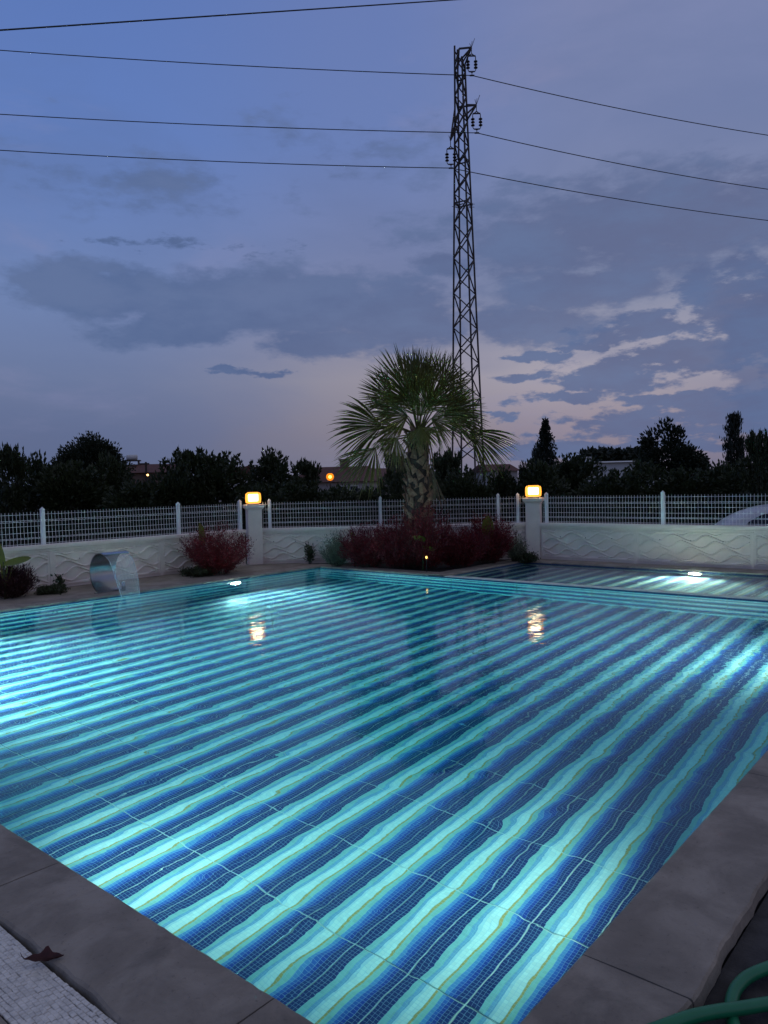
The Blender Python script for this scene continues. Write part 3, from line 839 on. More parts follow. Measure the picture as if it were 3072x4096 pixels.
# ------------------------------------------------------------------ fan palm
rng = np.random.default_rng(5)
PY = 13.75
pb = at_ground(1668, PY)
def pz(zx, zy, Y=PY): return at(1300 + zx * .4822, 1380 + zy * .4822, Y)
crown = pz(775, 720); crown_h = crown.z
palm = thing('fan_palm', 'fan palm with shaggy trunk standing among the red bushes', 'palm tree', (pb.x, pb.y, -.02))
def loc_(p): return Vector(p) - Vector((pb.x, pb.y, -.02))
top = loc_(crown)
g = G(); tp = []; tr = []
for i in range(17):
    f = i / 16; tp.append((top.x * f, top.y * f, top.z * f)); tr.append(.235 - .055 * f + .012 * math.sin(i * 2.1))
g.tube(tp, tr, 18); part('trunk', g, 'palm_trunk', palm, smooth=True)
# old leaf bases: woven stubs
g = G()
vs = []; fs = []
for i in range(5):
    f = i / 4; wd = .055 * (1 - .55 * f) ; z_ = .17 * f; o_ = .012 + .055 * f ** 1.5
    vs += [(-wd, o_ * .6, z_), (0, o_ + .012, z_ + .004), (wd, o_ * .6, z_), (wd * .8, o_ * .6 - .014, z_), (-wd * .8, o_ * .6 - .014, z_)]
for i in range(4):
    a_ = i * 5
    for k in range(5): fs.append((a_ + k, a_ + (k + 1) % 5, a_ + 5 + (k + 1) % 5, a_ + 5 + k))
fs.append((20, 21, 22, 23, 24))
g.add(vs, fs); BOOT = g.mesh('leaf_base', 'palm_boot')
for i in range(118):
    f = (i + .5) / 118 * .97 + .01; a_ = i * 2.39996
    r_ = .235 - .055 * f - .012
    o = link('leaf_base', BOOT, palm, (top.x * f + math.cos(a_) * r_, top.y * f + math.sin(a_) * r_, top.z * f))
    sc_ = rng.uniform(.8, 1.3)
    o.scale = (sc_ * 1.25, sc_, sc_)
    o.rotation_euler = (rng.uniform(-.25, .3), rng.choice((-1, 1)) * rng.uniform(.25, .7), a_ - math.pi / 2)
def frond(hub, main, side, rad, spread, nseg, mat='palm_leaf', droop=.18, dry=False, pet=True, seed=0):
    r_ = np.random.default_rng(seed)
    hub = Vector(hub); main = Vector(main).normalized(); side = Vector(side); side = (side - main * side.dot(main)).normalized()
    nrm = main.cross(side).normalized()
    if nrm.z < 0: nrm = -nrm
    g = G()
    for k in range(nseg):
        q = spread * (2 * (k + .5) / nseg - 1) + r_.normal() * .02
        d = main * math.cos(q) + side * math.sin(q) + nrm * (.10 * math.cos(q * 1.2) + r_.normal() * .05)
        d.normalize()
        L = rad * (.80 + .20 * math.cos(q * .8)) * r_.uniform(.88, 1.06)
        sd = (side * math.cos(q) - main * math.sin(q)).normalized()
        wmax = L * spread * 2 / nseg * .66
        vs = []; ns = 6
        dr = droop * r_.uniform(.5, 1.6)
        for i in range(ns + 1):
            f = i / ns
            c = hub + d * L * f + Vector((0, 0, -1)) * dr * L * (max(0, f - .35) ** 2) * 1.6
            if f < .6: wd = wmax * f / .6 + .002
            else: wd = wmax * (1 - (f - .6) / .4) ** .9 + .0012
            rg = nrm * wd * .55 * (1 if f < .7 else .5)
            vs += [c - sd * wd * .5 - rg * .5, c + rg * .5, c + sd * wd * .5 - rg * .5]
        fs = []
        for i in range(ns):
            a_ = i * 3; fs += [(a_, a_ + 1, a_ + 4, a_ + 3), (a_ + 1, a_ + 2, a_ + 5, a_ + 4)]
        g.add(vs, fs)
    o = part('frond', g, mat, palm, smooth=False)
    if pet:
        g = G(); c0 = top + Vector((hub - top)).normalized() * .06 - Vector((0, 0, .06))
        mid2 = (c0 + hub) / 2 + Vector((0, 0, .10 * (hub - c0).length))
        pts = [(1 - f) ** 2 * c0 + 2 * f * (1 - f) * mid2 + f * f * hub for f in np.linspace(0, 1, 7)]
        g.tube(pts, [.022, .018, .015, .013, .012, .011, .009], 6)
        part('petiole', g, mat, o, smooth=True)
    return o
# hub position (px in an enlarged crop), depth offset, heading (deg, 0 = right, 90 = up), lean toward camera, radius px, half spread deg, side tilt
FR = [
 (690, 400, .10, 97, .15, 400, 62, .2), (830, 400, .15, 83, .2, 390, 40, .5), (720, 470, -.25, 108, -.4, 330, 70, .3),
 (560, 450, .2, 150, .1, 300, 55, .3), (600, 560, -.1, 163, -.2, 290, 58, .5), (470, 672, .0, 184, -.05, 420, 58, .55),
 (420, 850, -.25, 232, -.1, 370, 50, .4), (590, 765, -.35, 250, -.3, 250, 60, .6), (965, 350, .1, 66, .1, 300, 58, .3),
 (950, 470, .15, 42, .1, 300, 45, .4), (980, 590, -.1, 8, -.15, 360, 60, .55), (1010, 560, .3, 22, .2, 330, 58, .4),
 (1195, 712, .0, 322, -.1, 400, 42, .6), (850, 520, -.45, 75, -1.0, 230, 95, .2), (795, 680, -.5, 275, -.5, 230, 75, .3), (880, 610, -.35, 350, -.35, 300, 62, .35), (690, 590, -.35, 178, -.35, 300, 62, .35), (740, 520, -.3, 130, -.3, 300, 60, .25), (860, 500, -.3, 55, -.3, 300, 60, .25), (600, 680, -.2, 205, -.2, 260, 50, .4),
 (760, 380, .45, 92, .5, 330, 60, .3),
 (790, 590, -.5, 95, -.7, 190, 70, .2), (760, 300, .2, 90, .2, 290, 38, .3),
 (1060, 640, .25, 350, .2, 260, 55, .6),
]
for k, (hx, hy, dyo, hd, ln_, rp, sp_, st) in enumerate(FR):
    hub = loc_(pz(hx, hy, PY + dyo * .8)); a_ = R(hd)
    main = Vector((math.cos(a_), ln_, math.sin(a_)))
    side = Vector((-math.sin(a_), st * (1 if k % 2 else -1), math.cos(a_)))
    frond(hub, main, side, rp * .00235, R(sp_), int(20 + sp_ * .34), droop=.04 + (.16 if hd > 170 or hd < 30 else 0), seed=100 + k)
# dead fronds hanging beside the trunk
for k, (hx, hy, dyo, hd, rp, sp_) in enumerate([(905, 1080, -.28, 278, 270, 16), (880, 1000, -.2, 272, 200, 12), (650, 900, -.25, 262, 150, 12)]):
    a_ = R(hd); hub = loc_(pz(hx, hy, PY + dyo))
    frond(hub, (math.cos(a_), -.05, math.sin(a_)), (-math.sin(a_), .3, math.cos(a_)), rp * .00221, R(sp_), 14, 'palm_dry', .02, pet=(k > 5), seed=300 + k)
for k, (x0, y0, x1, y1) in enumerate([(870, 800, 905, 1085), (850, 820, 880, 1005), (690, 770, 655, 900)]):
    g = G(); g.tube([loc_(pz(x0, y0, PY - .12)), loc_(pz((x0 + x1) / 2 + 8, (y0 + y1) / 2, PY - .25)), loc_(pz(x1, y1, PY - .28))], [.014, .012, .009], 6)
    part('dead_petiole', g, 'palm_dry', palm, smooth=True)

# small garden light in the bed
gp = at_ground(1705, 12.85)
gl_ = thing('garden_light', 'tiny amber garden light glowing low among the red bushes', 'garden light', (gp.x, gp.y, -.02))
g = G(); g.lathe([(.006, 0), (.006, .24), (.004, .25)], 8); part('stake', g, 'plastic_black', gl_)
g = G(); g.lathe([(.004, .0), (.014, .01), (.018, .03), (.010, .045)], 10, (0, 0, .25)); part('bulb', g, 'garden_led', gl_, smooth=True)

# ------------------------------------------------------------------ lattice pylon
PYD = 30.0
pbase = at(1874, 1931, PYD); pbx, pby = pbase.x, PYD
tl_ = at(1853, 200, PYD)
GZ = -.5
pyl = thing('lattice_pylon', 'tall rusty steel lattice pylon behind the palm', 'pylon', (pbx, pby, GZ))
ztop = at(1858, 290, PYD).z - GZ
def Rz(z): return .21 + max(0, (ztop - z)) * .0302
def pcx(z):  return 0.0
ALP = R(17)
def corner(k, z):
    r_ = Rz(z); a_ = ALP + k * math.pi / 2
    return Vector((pcx(z) + r_ * math.cos(a_), r_ * math.sin(a_), z))
ZT = ztop + 1.0
for k in range(4):
    g = G(); zz = np.linspace(0, ZT if k in (1, 2) else ztop + .35, 9)
    g.tube([corner(k, z) for z in zz], .036, 4); part('leg', g, 'galvanised', pyl)
g = G(); g.box(-.5, .5, -.012, .012, -.024, .024); STRUT = g.mesh('brace', 'galvanised')
def strut(a_, b_, wd=1., name='brace'):
    a_, b_ = Vector(a_), Vector(b_); d = b_ - a_
    o = link(name, STRUT, pyl, (a_ + b_) / 2); o.rotation_mode = 'QUATERNION'
    o.rotation_quaternion = Vector((1, 0, 0)).rotation_difference(d); o.scale = (d.length, wd, wd); return o
z = 0.; k = 0; STEP = .68
while z < ztop + .2:
    z1 = min(z + STEP * (.7 if z > 12.5 else 1.), ztop + .9); 
    for f in range(4):
        a_, b_ = (f, (f + 1) % 4) if (k + f) % 2 == 0 else ((f + 1) % 4, f)
        strut(corner(a_, z), corner(b_, z1))
    z = z1; k += 1
for zr in (at(1850, 815, PYD).z - GZ, ztop - .2, ztop - 3.4):
    for f in range(4): strut(corner(f, zr), corner((f + 1) % 4, zr))
zr = at(1850, 825, PYD).z - GZ
for i in range(26):                                     # climbing guard of spikes
    f = i % 4; q = corner(f, zr).lerp(corner((f + 1) % 4, zr), rng.uniform())
    d = Vector((rng.normal(), rng.normal(), rng.normal() * .8)).normalized() * rng.uniform(.12, .3)
    strut(q, q + d, .35, 'spike')
def zp(x, y, Y=PYD): return at(1650 + x * .3617, 100 + y * .3617, Y) - Vector((pbx, pby, GZ))
# crossarms and bird spikes
tipA, tipB, tipC = zp(652, 248, PYD - .25), zp(706, 885, PYD - .25), zp(420, 1275, PYD - .25)
def arm(tip, zs):
    for kk, zz in zs: strut(corner(kk, zz), tip, 1.3, 'crossarm')
zz_ = lambda y: zp(500, y).z
strut(zp(515, 262), tipA, 1.4, 'crossarm'); strut(corner(0, zz_(430)), tipA, 1.2, 'crossarm'); strut(corner(1, zz_(390)), tipA, 1.2, 'crossarm'); strut(corner(3, zz_(455)), tipA, 1.2, 'crossarm')
strut(zp(515, 262), corner(2, zz_(455)), 1.2, 'crossarm'); strut(zp(515, 262), corner(1, zz_(455)), 1.2, 'crossarm'); strut(corner(0, zz_(455)), corner(2, zz_(300)), 1., 'brace')
arm(tipB, [(1, zz_(875)), (0, zz_(875)), (3, zz_(1050)), (0, zz_(1040))])
arm(tipC, [(2, zz_(935)), (1, zz_(940)), (2, zz_(1120)), (3, zz_(1030))])
for tip in (tipA, tipB, tipC):
    for dx_ in (-.10, .10, .0): strut(tip, tip + Vector((dx_ + .04, rng.normal() * .05, .28 + dx_ * .9)), .4, 'bird_spike')
# double insulator strings
def insulator(tip):
    t0 = tip
    g = G(); g.tube([t0, t0 + Vector((0, 0, -.24))], .016, 6)
    for s in (-1, 1):
        g.tube([t0 + Vector((0, 0, -.24)), t0 + Vector((s * .15, 0, -.36)), t0 + Vector((s * .15, 0, -.46))], .020, 6)
        g.tube([t0 + Vector((s * .15, 0, -.46)), t0 + Vector((s * .15, 0, -.86)), t0 + Vector((s * .13, 0, -.90)), t0 + Vector((0, 0, -.96))], .016, 6)
    g.box(t0.x - .15, t0.x + .15, t0.y - .012, t0.y + .012, t0.z - .35, t0.z - .30)
    g.box(t0.x - .12, t0.x + .12, t0.y - .012, t0.y + .012, t0.z - .94, t0.z - .90)
    g.tube([t0 + Vector((0, 0, -.94)), t0 + Vector((0, 0, -1.06))], .016, 6)
    g.tube([t0 + Vector((-.09, 0, -1.07)), t0 + Vector((.09, 0, -1.07))], .030, 6)
    o = part('insulator_set', g, 'galvanised', pyl)
    for s in (-1, 1):
        for i in range(3):
            g = G(); g.lathe([(.02, .045), (.045, .03), (.078, -.005), (.072, -.03), (.02, -.045)], 12); 
            part('insulator_disc', g, 'porcelain_brown', o, t0 + Vector((s * .15, 0, -.53 - i * .118)), smooth=True)
    return t0 + Vector((0, 0, -1.07)) + Vector((pbx, pby, GZ))
clamps = [insulator(tipA), insulator(tipB), insulator(tipC)]
# conductors: pixel where each leaves the frame, carried on beyond it
def wire(label, pts, r_, cat='cable'):
    g = G(); g.tube(pts, r_, 5); o = part('power_line', g, 'cable', None); tag(o, label, cat, 'overhead power lines'); return o
def span(a_, b_, sag, n=24):
    return [a_.lerp(b_, i / n) - Vector((0, 0, sag * 4 * (i / n) * (1 - i / n))) for i in range(n + 1)]
for cl, (ly, ry), lab in zip(clamps, ((201, 541), (457, 757), (601, 882)), ('highest of the three thin wires carried by the lattice pylon', 'middle of the three thin wires carried by the lattice pylon', 'lowest of the three thin wires carried by the lattice pylon')):
    lb = at(0, ly, 29.0); lb2 = cl + (lb - cl) * 1.6
    rb = at(3072, ry, 34.0); rb2 = cl + (rb - cl) * 1.6
    sl, sr = .25, .35
    lb2.z += 4 * sl * .6 * .0; 
    L = span(cl, lb2, sl)[::-1]; Rr = span(cl, rb2, sr)
    # keep the wire through the frame-edge point despite the sag
    adjL = 4 * sl * (1 / 1.6) * (1 - 1 / 1.6); adjR = 4 * sr * (1 / 1.6) * (1 - 1 / 1.6)
    nL = len(L)
    L = [p + Vector((0, 0, adjL * 1.6 * (1 - i / (nL - 1)))) for i, p in enumerate(L)]
    Rr = [p + Vector((0, 0, adjR * 1.6 * (i / (len(Rr) - 1)))) for i, p in enumerate(Rr)]
    wire(lab, L + Rr[1:], .017)
a_ = at(0, 121, 12.); b_ = at(1806, 0, 17.)
a2 = a_ + (a_ - b_) * .3; b2 = b_ + (b_ - a_) * .8
wire('thick dark cable crossing the top left corner of the sky', span(a2, b2, .0), .013)

# ------------------------------------------------------------------ trees beyond the fence
rng = np.random.default_rng(21)
def crown_mesh(name, kind, mat, n, seed, leaf):
    global rng
    rng = np.random.default_rng(seed)
    C = []; Dn = []
    if kind in ('bush', 'round', 'dome', 'airy'):
        nb = {'bush': 34, 'round': 40, 'dome': 90, 'airy': 26}[kind]
        cs = []
        for i in range(nb):
            while True:
                p = rng.uniform(-1, 1, 3)
                if kind == 'dome' and p[2] < -.35: continue
                if np.linalg.norm(p) < 1 and np.linalg.norm(p) > (.72 if kind == 'dome' else .35): break
            cs.append(p)
        for p in cs:
            r0 = rng.uniform(.16, .34) * (.8 if kind == 'airy' else 1.)
            k = int(n / nb); q = rng.normal(size=(k, 3)); q /= np.linalg.norm(q, axis=1, keepdims=True)
            q *= (rng.uniform(0, 1, (k, 1)) ** .45) * r0
            C.append(p * .80 + q); Dn.append(q + p * .3 + rng.normal(size=q.shape) * .12 + np.array([0, 0, .03]))
        C = np.concatenate(C); Dn = np.concatenate(Dn)
        if kind in ('airy', 'bush'):                      # leafy shoots standing out of the top
            for i in range(26 if kind == 'airy' else 14):
                a_ = rng.uniform(0, 2 * np.pi); r_ = rng.uniform(0, .75); b_ = np.array([r_ * math.cos(a_), r_ * math.sin(a_), .45 * math.sqrt(1 - r_ * r_)])
                d = np.array([math.cos(a_) * r_ * .7, math.sin(a_) * r_ * .7, 1.]) * rng.uniform(.25, .5)
                f = rng.uniform(0, 1, 40)[:, None]; C = np.concatenate([C, b_ + d * f + rng.normal(size=(40, 3)) * .018]); Dn = np.concatenate([Dn, d + rng.normal(size=(40, 3)) * .35])
        z0, z1 = {'bush': (.06, 1.), 'round': (.2, 1.), 'dome': (.30, 1.), 'airy': (.2, 1.)}[kind]
        if kind == 'dome':
            C[:, 2] = np.where(C[:, 2] < -.3, -.3, C[:, 2]); zz = (C[:, 2] + .45) / 1.5
        else: zz = (C[:, 2] + 1) / 2.02
        C = np.stack([C[:, 0] * .5, C[:, 1] * .5, z0 + zz * (z1 - z0)], 1)
    elif kind == 'conifer':
        for i in range(26):
            z_ = .12 + .86 * i / 25; r_ = .5 * (1 - z_) ** .8 + .02
            for b_ in range(9):
                a_ = rng.uniform(0, 2 * np.pi); f = rng.uniform(0, 1, int(n / 234)); L = r_ * rng.uniform(.65, 1.1)
                c = np.stack([np.cos(a_) * L * f, np.sin(a_) * L * f, z_ - .05 * f * L * 2 + rng.normal(size=f.shape) * .008 + .03 * f ** 2], 1)
                C.append(c + rng.normal(size=c.shape) * .012); Dn.append(np.tile([np.cos(a_), np.sin(a_), .15], (len(f), 1)) + rng.normal(size=c.shape) * .5)
        C = np.concatenate(C); Dn = np.concatenate(Dn)
    else:                                                 # column
        for i in range(120):
            z_ = rng.uniform(.06, .9); r_ = .5 * math.sin(math.pi * min(1, (z_ * .8 + .25))) ** .7 * rng.uniform(.4, 1.); a_ = rng.uniform(0, 2 * np.pi)
            k = int(n / 120); f = rng.uniform(0, 1, k)
            c = np.stack([np.cos(a_) * r_ * (.3 + .7 * f), np.sin(a_) * r_ * (.3 + .7 * f), z_ + .10 * f], 1)
            C.append(c + rng.normal(size=c.shape) * np.array([.05, .05, .012])); Dn.append(np.tile([np.cos(a_) * .5, np.sin(a_) * .5, 1.], (k, 1)) + rng.normal(size=c.shape) * .5)
        C = np.concatenate(C); Dn = np.concatenate(Dn)
    return quads(name, leafquads(C, Dn, leaf * rng.uniform(.6, 1.3, len(C)), leaf * .55), mat)
CR = {
 'bush': [crown_mesh('crown', 'bush', 'orchard_leaf', 7000, 31 + i, .055) for i in range(3)],
 'airy': [crown_mesh('crown', 'airy', 'orchard_leaf', 4200, 41 + i, .055) for i in range(2)],
 'round': [crown_mesh('crown', 'round', 'dark_leaf', 8500, 51 + i, .05) for i in range(1)],
 'dome': [crown_mesh('crown', 'dome', 'dark_leaf', 30000, 61, .034)],
 'conifer': [crown_mesh('crown', 'conifer', 'conifer_leaf', 7000, 71, .045)],
 'column': [crown_mesh('crown', 'column', 'conifer_leaf', 6000, 81, .05)],
}
TR = {}
for kd, (zt_, rr) in {'bush': (.6, .018), 'airy': (.8, .016), 'round': (.75, .022), 'dome': (.7, .03), 'conifer': (.97, .02), 'column': (.9, .03)}.items():
    g = G(); rng = np.random.default_rng(5)
    g.tube([(0, 0, 0), (.01, .01, zt_ * .4), (0, .01, zt_)], [rr * 1.3, rr, rr * .35], 7)
    if kd not in ('conifer', 'column'):
        for i in range(7):
            a_ = i * 2.4; z0 = zt_ * rng.uniform(.3, .7)
            g.tube([(0, 0, z0), (.16 * math.cos(a_), .16 * math.sin(a_), z0 + .14), (.33 * math.cos(a_), .33 * math.sin(a_), z0 + .25)], [rr * .6, rr * .4, rr * .12], 5)
    TR[kd] = g.mesh('trunk', 'bark', True)
TREES = [
 (15, 950, 21.5, 'airy', 90, 'loose leafy tree at the left edge of the picture'),
 (70, 988, 24, 'bush', 130, 'bushy orchard tree between the left edge and the domed tree'),
 (150, 992, 22.5, 'bush', 150, 'bushy orchard tree just in front of the domed tree'),
 (193, 934, 46, 'dome', 150, 'big dark domed tree rising above the orchard at the left'),
 (238, 988, 24, 'bush', 110, 'bushy orchard tree at the right foot of the domed tree'),
 (296, 1034, 21.5, 'bush', 130, 'low bushy tree below the roof with the water tank'),
 (372, 985, 22, 'bush', 110, 'bushy tree just right of the roof with the water tank'),
 (425, 964, 23, 'airy', 170, 'tree with leafy shoots sticking up left of the left lantern'),
 (470, 985, 22.5, 'bush', 140, 'bushy tree left of the white gabled house'),
 (560, 1040, 21, 'bush', 140, 'low bushy tree right behind the left lantern'),
 (590, 975, 31, 'bush', 125, 'bushy tree just right of the white gabled house'),
 (655, 988, 33, 'airy', 75, 'small rounded tree left of the house with the orange lamp'),
 (645, 1028, 22, 'bush', 130, 'low bushy tree below and left of the orange lamp'),
 (725, 1052, 21, 'bush', 140, 'low bushy tree directly below the orange lamp'),
 (795, 1048, 22, 'bush', 120, 'low bushy tree under the left palm fronds'),
 (850, 968, 27, 'airy', 70, 'slender leafy tree just left of the palm trunk'),
 (885, 1000, 22, 'bush', 120, 'bushy tree directly behind the palm trunk'),
 (972, 966, 23, 'airy', 110, 'leafy tree between the palm trunk and the pylon'),
 (1005, 1000, 21.5, 'bush', 110, 'bushy tree at the foot of the pylon'),
 (1080, 1016, 22.5, 'bush', 120, 'low bushy tree just right of the pylon'),
 (1150, 957, 52, 'round', 55, 'dark rounded tree at the left side of the pointed conifer'),
 (1178, 911, 50, 'conifer', 84, 'pointed dark conifer above the right lantern'),
 (1170, 1000, 22, 'bush', 130, 'bushy tree right behind the right lantern'),
 (1240, 976, 27, 'bush', 120, 'bushy tree right of the pointed conifer'),
 (1310, 1004, 22, 'bush', 140, 'bushy tree below the long white building'),
 (1395, 1000, 23.5, 'bush', 120, 'bushy tree at the left foot of the broad dark tree'),
 (1450, 905, 42, 'round', 140, 'broad dark spreading tree at the right'),
 (1475, 1002, 21.5, 'bush', 150, 'bushy tree in front of the broad dark tree'),
 (1560, 1004, 22, 'bush', 130, 'bushy tree at the foot of the narrow columnar tree'),
 (1585, 892, 44, 'column', 62, 'narrow columnar dark tree near the right edge'),
 (1642, 918, 19.5, 'airy', 80, 'tall leafy tree at the right edge of the picture'),
 (1625, 985, 20.5, 'bush', 130, 'bushy tree in the right corner behind the parked car'),
]
for k, (x_, y_, Y, kd, wd, lab) in enumerate(TREES):
    tp_ = at(x_ * 1.8517, y_ * 1.8517, Y); hgt = tp_.z + .5; wdt = wd * 1.8517 * Y / FPX
    t_ = thing('orchard_tree' if kd in ('bush', 'airy') else {'dome': 'domed_tree', 'round': 'broad_tree', 'conifer': 'conifer', 'column': 'columnar_tree'}[kd], lab, 'tree', (tp_.x, Y, -.5), k * 1.7, 'trees beyond the fence')
    wf = 1.25 if kd == 'bush' else 1.12
    link('crown', CR[kd][k % len(CR[kd])], t_, scale=(wdt * wf, wdt * wf, hgt)); link('trunk', TR[kd], t_, scale=(wdt, wdt, hgt))
# undergrowth hiding the foot of the orchard
rng = np.random.default_rng(77)
n = 26000; C = np.stack([rng.uniform(-22, 24, n), rng.uniform(20.5, 27, n), -.5 + rng.uniform(0, 1, n) ** 1.3 * 1.3], 1)
Dn = rng.normal(size=(n, 3)) + np.array([0, 0, .8])
o = link('undergrowth', quads('undergrowth', leafquads(C, Dn, rng.uniform(.12, .3, n), .09), 'dark_leaf')); tag(o, 'dark tangled undergrowth between the orchard trees', 'undergrowth', kind='stuff')
n = 30000; C = np.stack([rng.uniform(-20, 22, n), rng.uniform(15.9, 21, n), np.full(n, -.5)], 1)
keep = [(abs(c[0]) < 60) for c in C]
Dn = rng.normal(size=(n, 3)) * .45 + np.array([0, 0, 1.])
o = link('field_grass', quads('field_grass', leafquads(C, Dn, rng.uniform(.06, .22, n), .012), 'low_leaf')); tag(o, 'rough dim grass behind the fence', 'grass', kind='stuff')
# far wood on the skyline
n = 9000; xx = rng.uniform(0, 1, n); hp = 2.2 + .9 * np.sin(xx * 37) * np.sin(xx * 11 + 1) + rng.uniform(0, .8, n)
pL, pR = at(1262 * 1.8517, 1850, 125), at(1392 * 1.8517, 1850, 125)
top_z = at(1325 * 1.8517, 964 * 1.8517, 125).z
zz = rng.uniform(0, 1, n) ** .6 * (top_z - .5) * (.72 + .28 * np.abs(np.sin(xx * 23)) ** .6)
C = np.stack([pL.x + (pR.x - pL.x) * xx, 125 + rng.uniform(-4, 4, n), zz], 1)
o = link('far_wood', quads('far_wood', leafquads(C, rng.normal(size=(n, 3)) + np.array([0, 0, .6]), rng.uniform(.4, .9, n), .45), 'dark_leaf')); tag(o, 'far dark wood on the skyline at the right', 'wood', kind='stuff')
# low far skyline of trees
n = 14000; xx = rng.uniform(-1, 1, n); zz = rng.uniform(0, 1, n) ** .7 * (2.6 + 1.2 * np.sin(xx * 19) + .9 * np.sin(xx * 47 + 2))
C = np.stack([xx * 85, 140 + rng.uniform(-5, 5, n), zz - .5], 1)
o = link('far_hedges', quads('far_hedges', leafquads(C, rng.normal(size=(n, 3)) + np.array([0, 0, .4]), rng.uniform(.6, 1.3, n), .6), 'dark_leaf')); tag(o, 'low dark line of far hedges along the horizon', 'hedge', kind='stuff')

# ------------------------------------------------------------------ houses and far lights
def house(label, px, pyb, Y, w_, d_, eave, ridge, wallmat, rz=0., windows=(), chimney=None, roofmat='roof_tile', hip=.0):
    c = at(px * 1.8517, 1900, Y)
    t_ = thing('house', label, 'house', (c.x, Y, -.5), rz)
    g = G(); g.box(-w_ / 2, w_ / 2, -d_ / 2, d_ / 2, 0, eave); wa = part('wall', g, wallmat, t_)
    o_ = .35; h_ = hip * w_ / 2
    vs = [(-w_ / 2 - o_, -d_ / 2 - o_, eave - .05), (w_ / 2 + o_, -d_ / 2 - o_, eave - .05), (w_ / 2 + o_, d_ / 2 + o_, eave - .05), (-w_ / 2 - o_, d_ / 2 + o_, eave - .05), (-w_ / 2 - o_ + h_, 0, ridge), (w_ / 2 + o_ - h_, 0, ridge)]
    g = G(); g.add(vs, [(0, 1, 5, 4), (2, 3, 4, 5), (1, 2, 5), (3, 0, 4), (3, 2, 1, 0)]); rf = part('roof', g, roofmat, t_)
    for (wx, wz, ww, wh) in windows:
        g = G(); g.box(wx - ww / 2 - .07, wx + ww / 2 + .07, -d_ / 2 - .05, -d_ / 2 + .01, wz - wh / 2 - .07, wz + wh / 2 + .07); wi = part('window', g, 'house_white', t_)
        g = G(); g.box(wx - ww / 2, wx + ww / 2, -d_ / 2 - .08, -d_ / 2 - .03, wz - wh / 2, wz + wh / 2); part('pane', g, 'dark_pane', wi)
    if chimney:
        cx_, ch = chimney
        g = G(); g.box(cx_ - .3, cx_ + .3, -.3, .3, ridge - .8, ridge + ch); g.box(cx_ - .38, cx_ + .38, -.38, .38, ridge + ch, ridge + ch + .12); part('chimney', g, 'house_brick', rf)
    return t_
zpx = lambda px, py, Y: at(px * 1.8517, py * 1.8517, Y).z + .5
hA = house('red roofed house with a rooftop water tank between two trees at the left', 302, 0, 60, 5.2, 6, zpx(300, 1022, 60), zpx(300, 1003, 60), 'house_brick', R(12), [(-1., 2., .8, 1.), (1.1, 2., .8, 1.)])
g = G(); rzp = zpx(296, 1003, 60); 
for sx_ in (-.5, .5): g.box(-.55 + sx_ - .04, -.55 + sx_ + .04, -.4, .4, rzp - .2, rzp + .25)
g.box(-1.2, .1, -.5, .5, rzp + .25, rzp + .33); part('tank_stand', g, 'galvanised', hA)
g = G(); g.lathe([(.16, -.42), (.22, -.38), (.22, .38), (.16, .42)], 14, (-.55, 0, rzp + .55), axis='x'); part('water_tank', g, 'house_white', hA, smooth=True)
house('small white gabled house behind the trees left of the left lantern', 537, 0, 55, 1.6, 5, zpx(537, 1025, 55), zpx(537, 1006, 55), 'house_white', R(-75), [(-1.5, 1.5, .7, .9)])
house('low red roofed house behind the orange lamp', 735, 0, 58, 5.8, 7, zpx(735, 1040, 58), zpx(735, 1008, 58), 'house_wall', R(-8), [(.9, 1.55, .55, .95), (1.7, 1.55, .55, .95), (-1.4, 1.55, .6, .95)], (.35, .45), hip=.35)
house('pale house half hidden under the left palm fronds', 800, 0, 62, 5., 6, zpx(800, 1030, 62), zpx(800, 1012, 62), 'house_wall', R(10), [(0, 1.5, .7, .9)])
house('far small house with red roof just right of the pylon', 1068, 0, 95, 3.6, 6, zpx(1062, 1018, 95), zpx(1062, 1003, 95), 'house_wall', R(15), [(-1, 1.8, .8, 1.), (1.2, 1.8, .8, 1.)])
hW = house('long low white building under the far wood', 1335, 0, 78, 7.5, 5, zpx(1330, 999, 78), zpx(1330, 996, 78), 'house_white', R(-3), [(-2, 1.6, 1., .8), (1, 1.6, 1., .8)], roofmat='house_white')
g = G(); g.box(-3.6, -2.9, -1.5, 1.5, 0, zpx(1300, 987, 78)); part('stair_tower', g, 'house_white', hW)
# lamp post with the orange light
def post_lamp(label, px, py, Y, mat, r_, head=True, core=0.):
    q = at(px * 1.8517, py * 1.8517, Y)
    t_ = thing('street_lamp', label, 'street lamp', (q.x, Y, -.5))
    hz = q.z + .5
    g = G(); g.tube([(0, 0, 0), (0, 0, hz - r_)], [.06, .045], 8); part('lamp_post', g, 'galvanised', t_)
    g = G(); pr = [(r_ * math.sin(math.pi * i / 10) + .001, -r_ * math.cos(math.pi * i / 10)) for i in range(11)]
    g.lathe(pr, 14, (0, 0, hz)); part('globe', g, mat, t_, smooth=True)
    if core:
        g = G(); g.lathe([(core * math.sin(math.pi * i / 8) + .001, -core * math.cos(math.pi * i / 8)) for i in range(9)], 12, (0, 0, hz)); part('bulb', g, 'sodium_core', t_, smooth=True)
    g = G(); g.lathe([(r_ * .5, r_ * .9), (r_ * .35, r_ * 1.05), (.02, r_ * 1.2)], 10, (0, 0, hz)); part('cap', g, 'plastic_black', t_)
post_lamp('orange glowing sodium lamp in front of the low red roofed house', 713, 1030, 50, 'sodium', .26, core=.11)
post_lamp('small yellow light below the rooftop water tank', 319, 1026, 55, 'far_warm', .075)
post_lamp('small warm light below the broad dark tree', 1495, 993, 41, 'far_warm', .07)
post_lamp('upper of two small white lights beside the white building', 1404, 987, 76, 'far_white', .09)
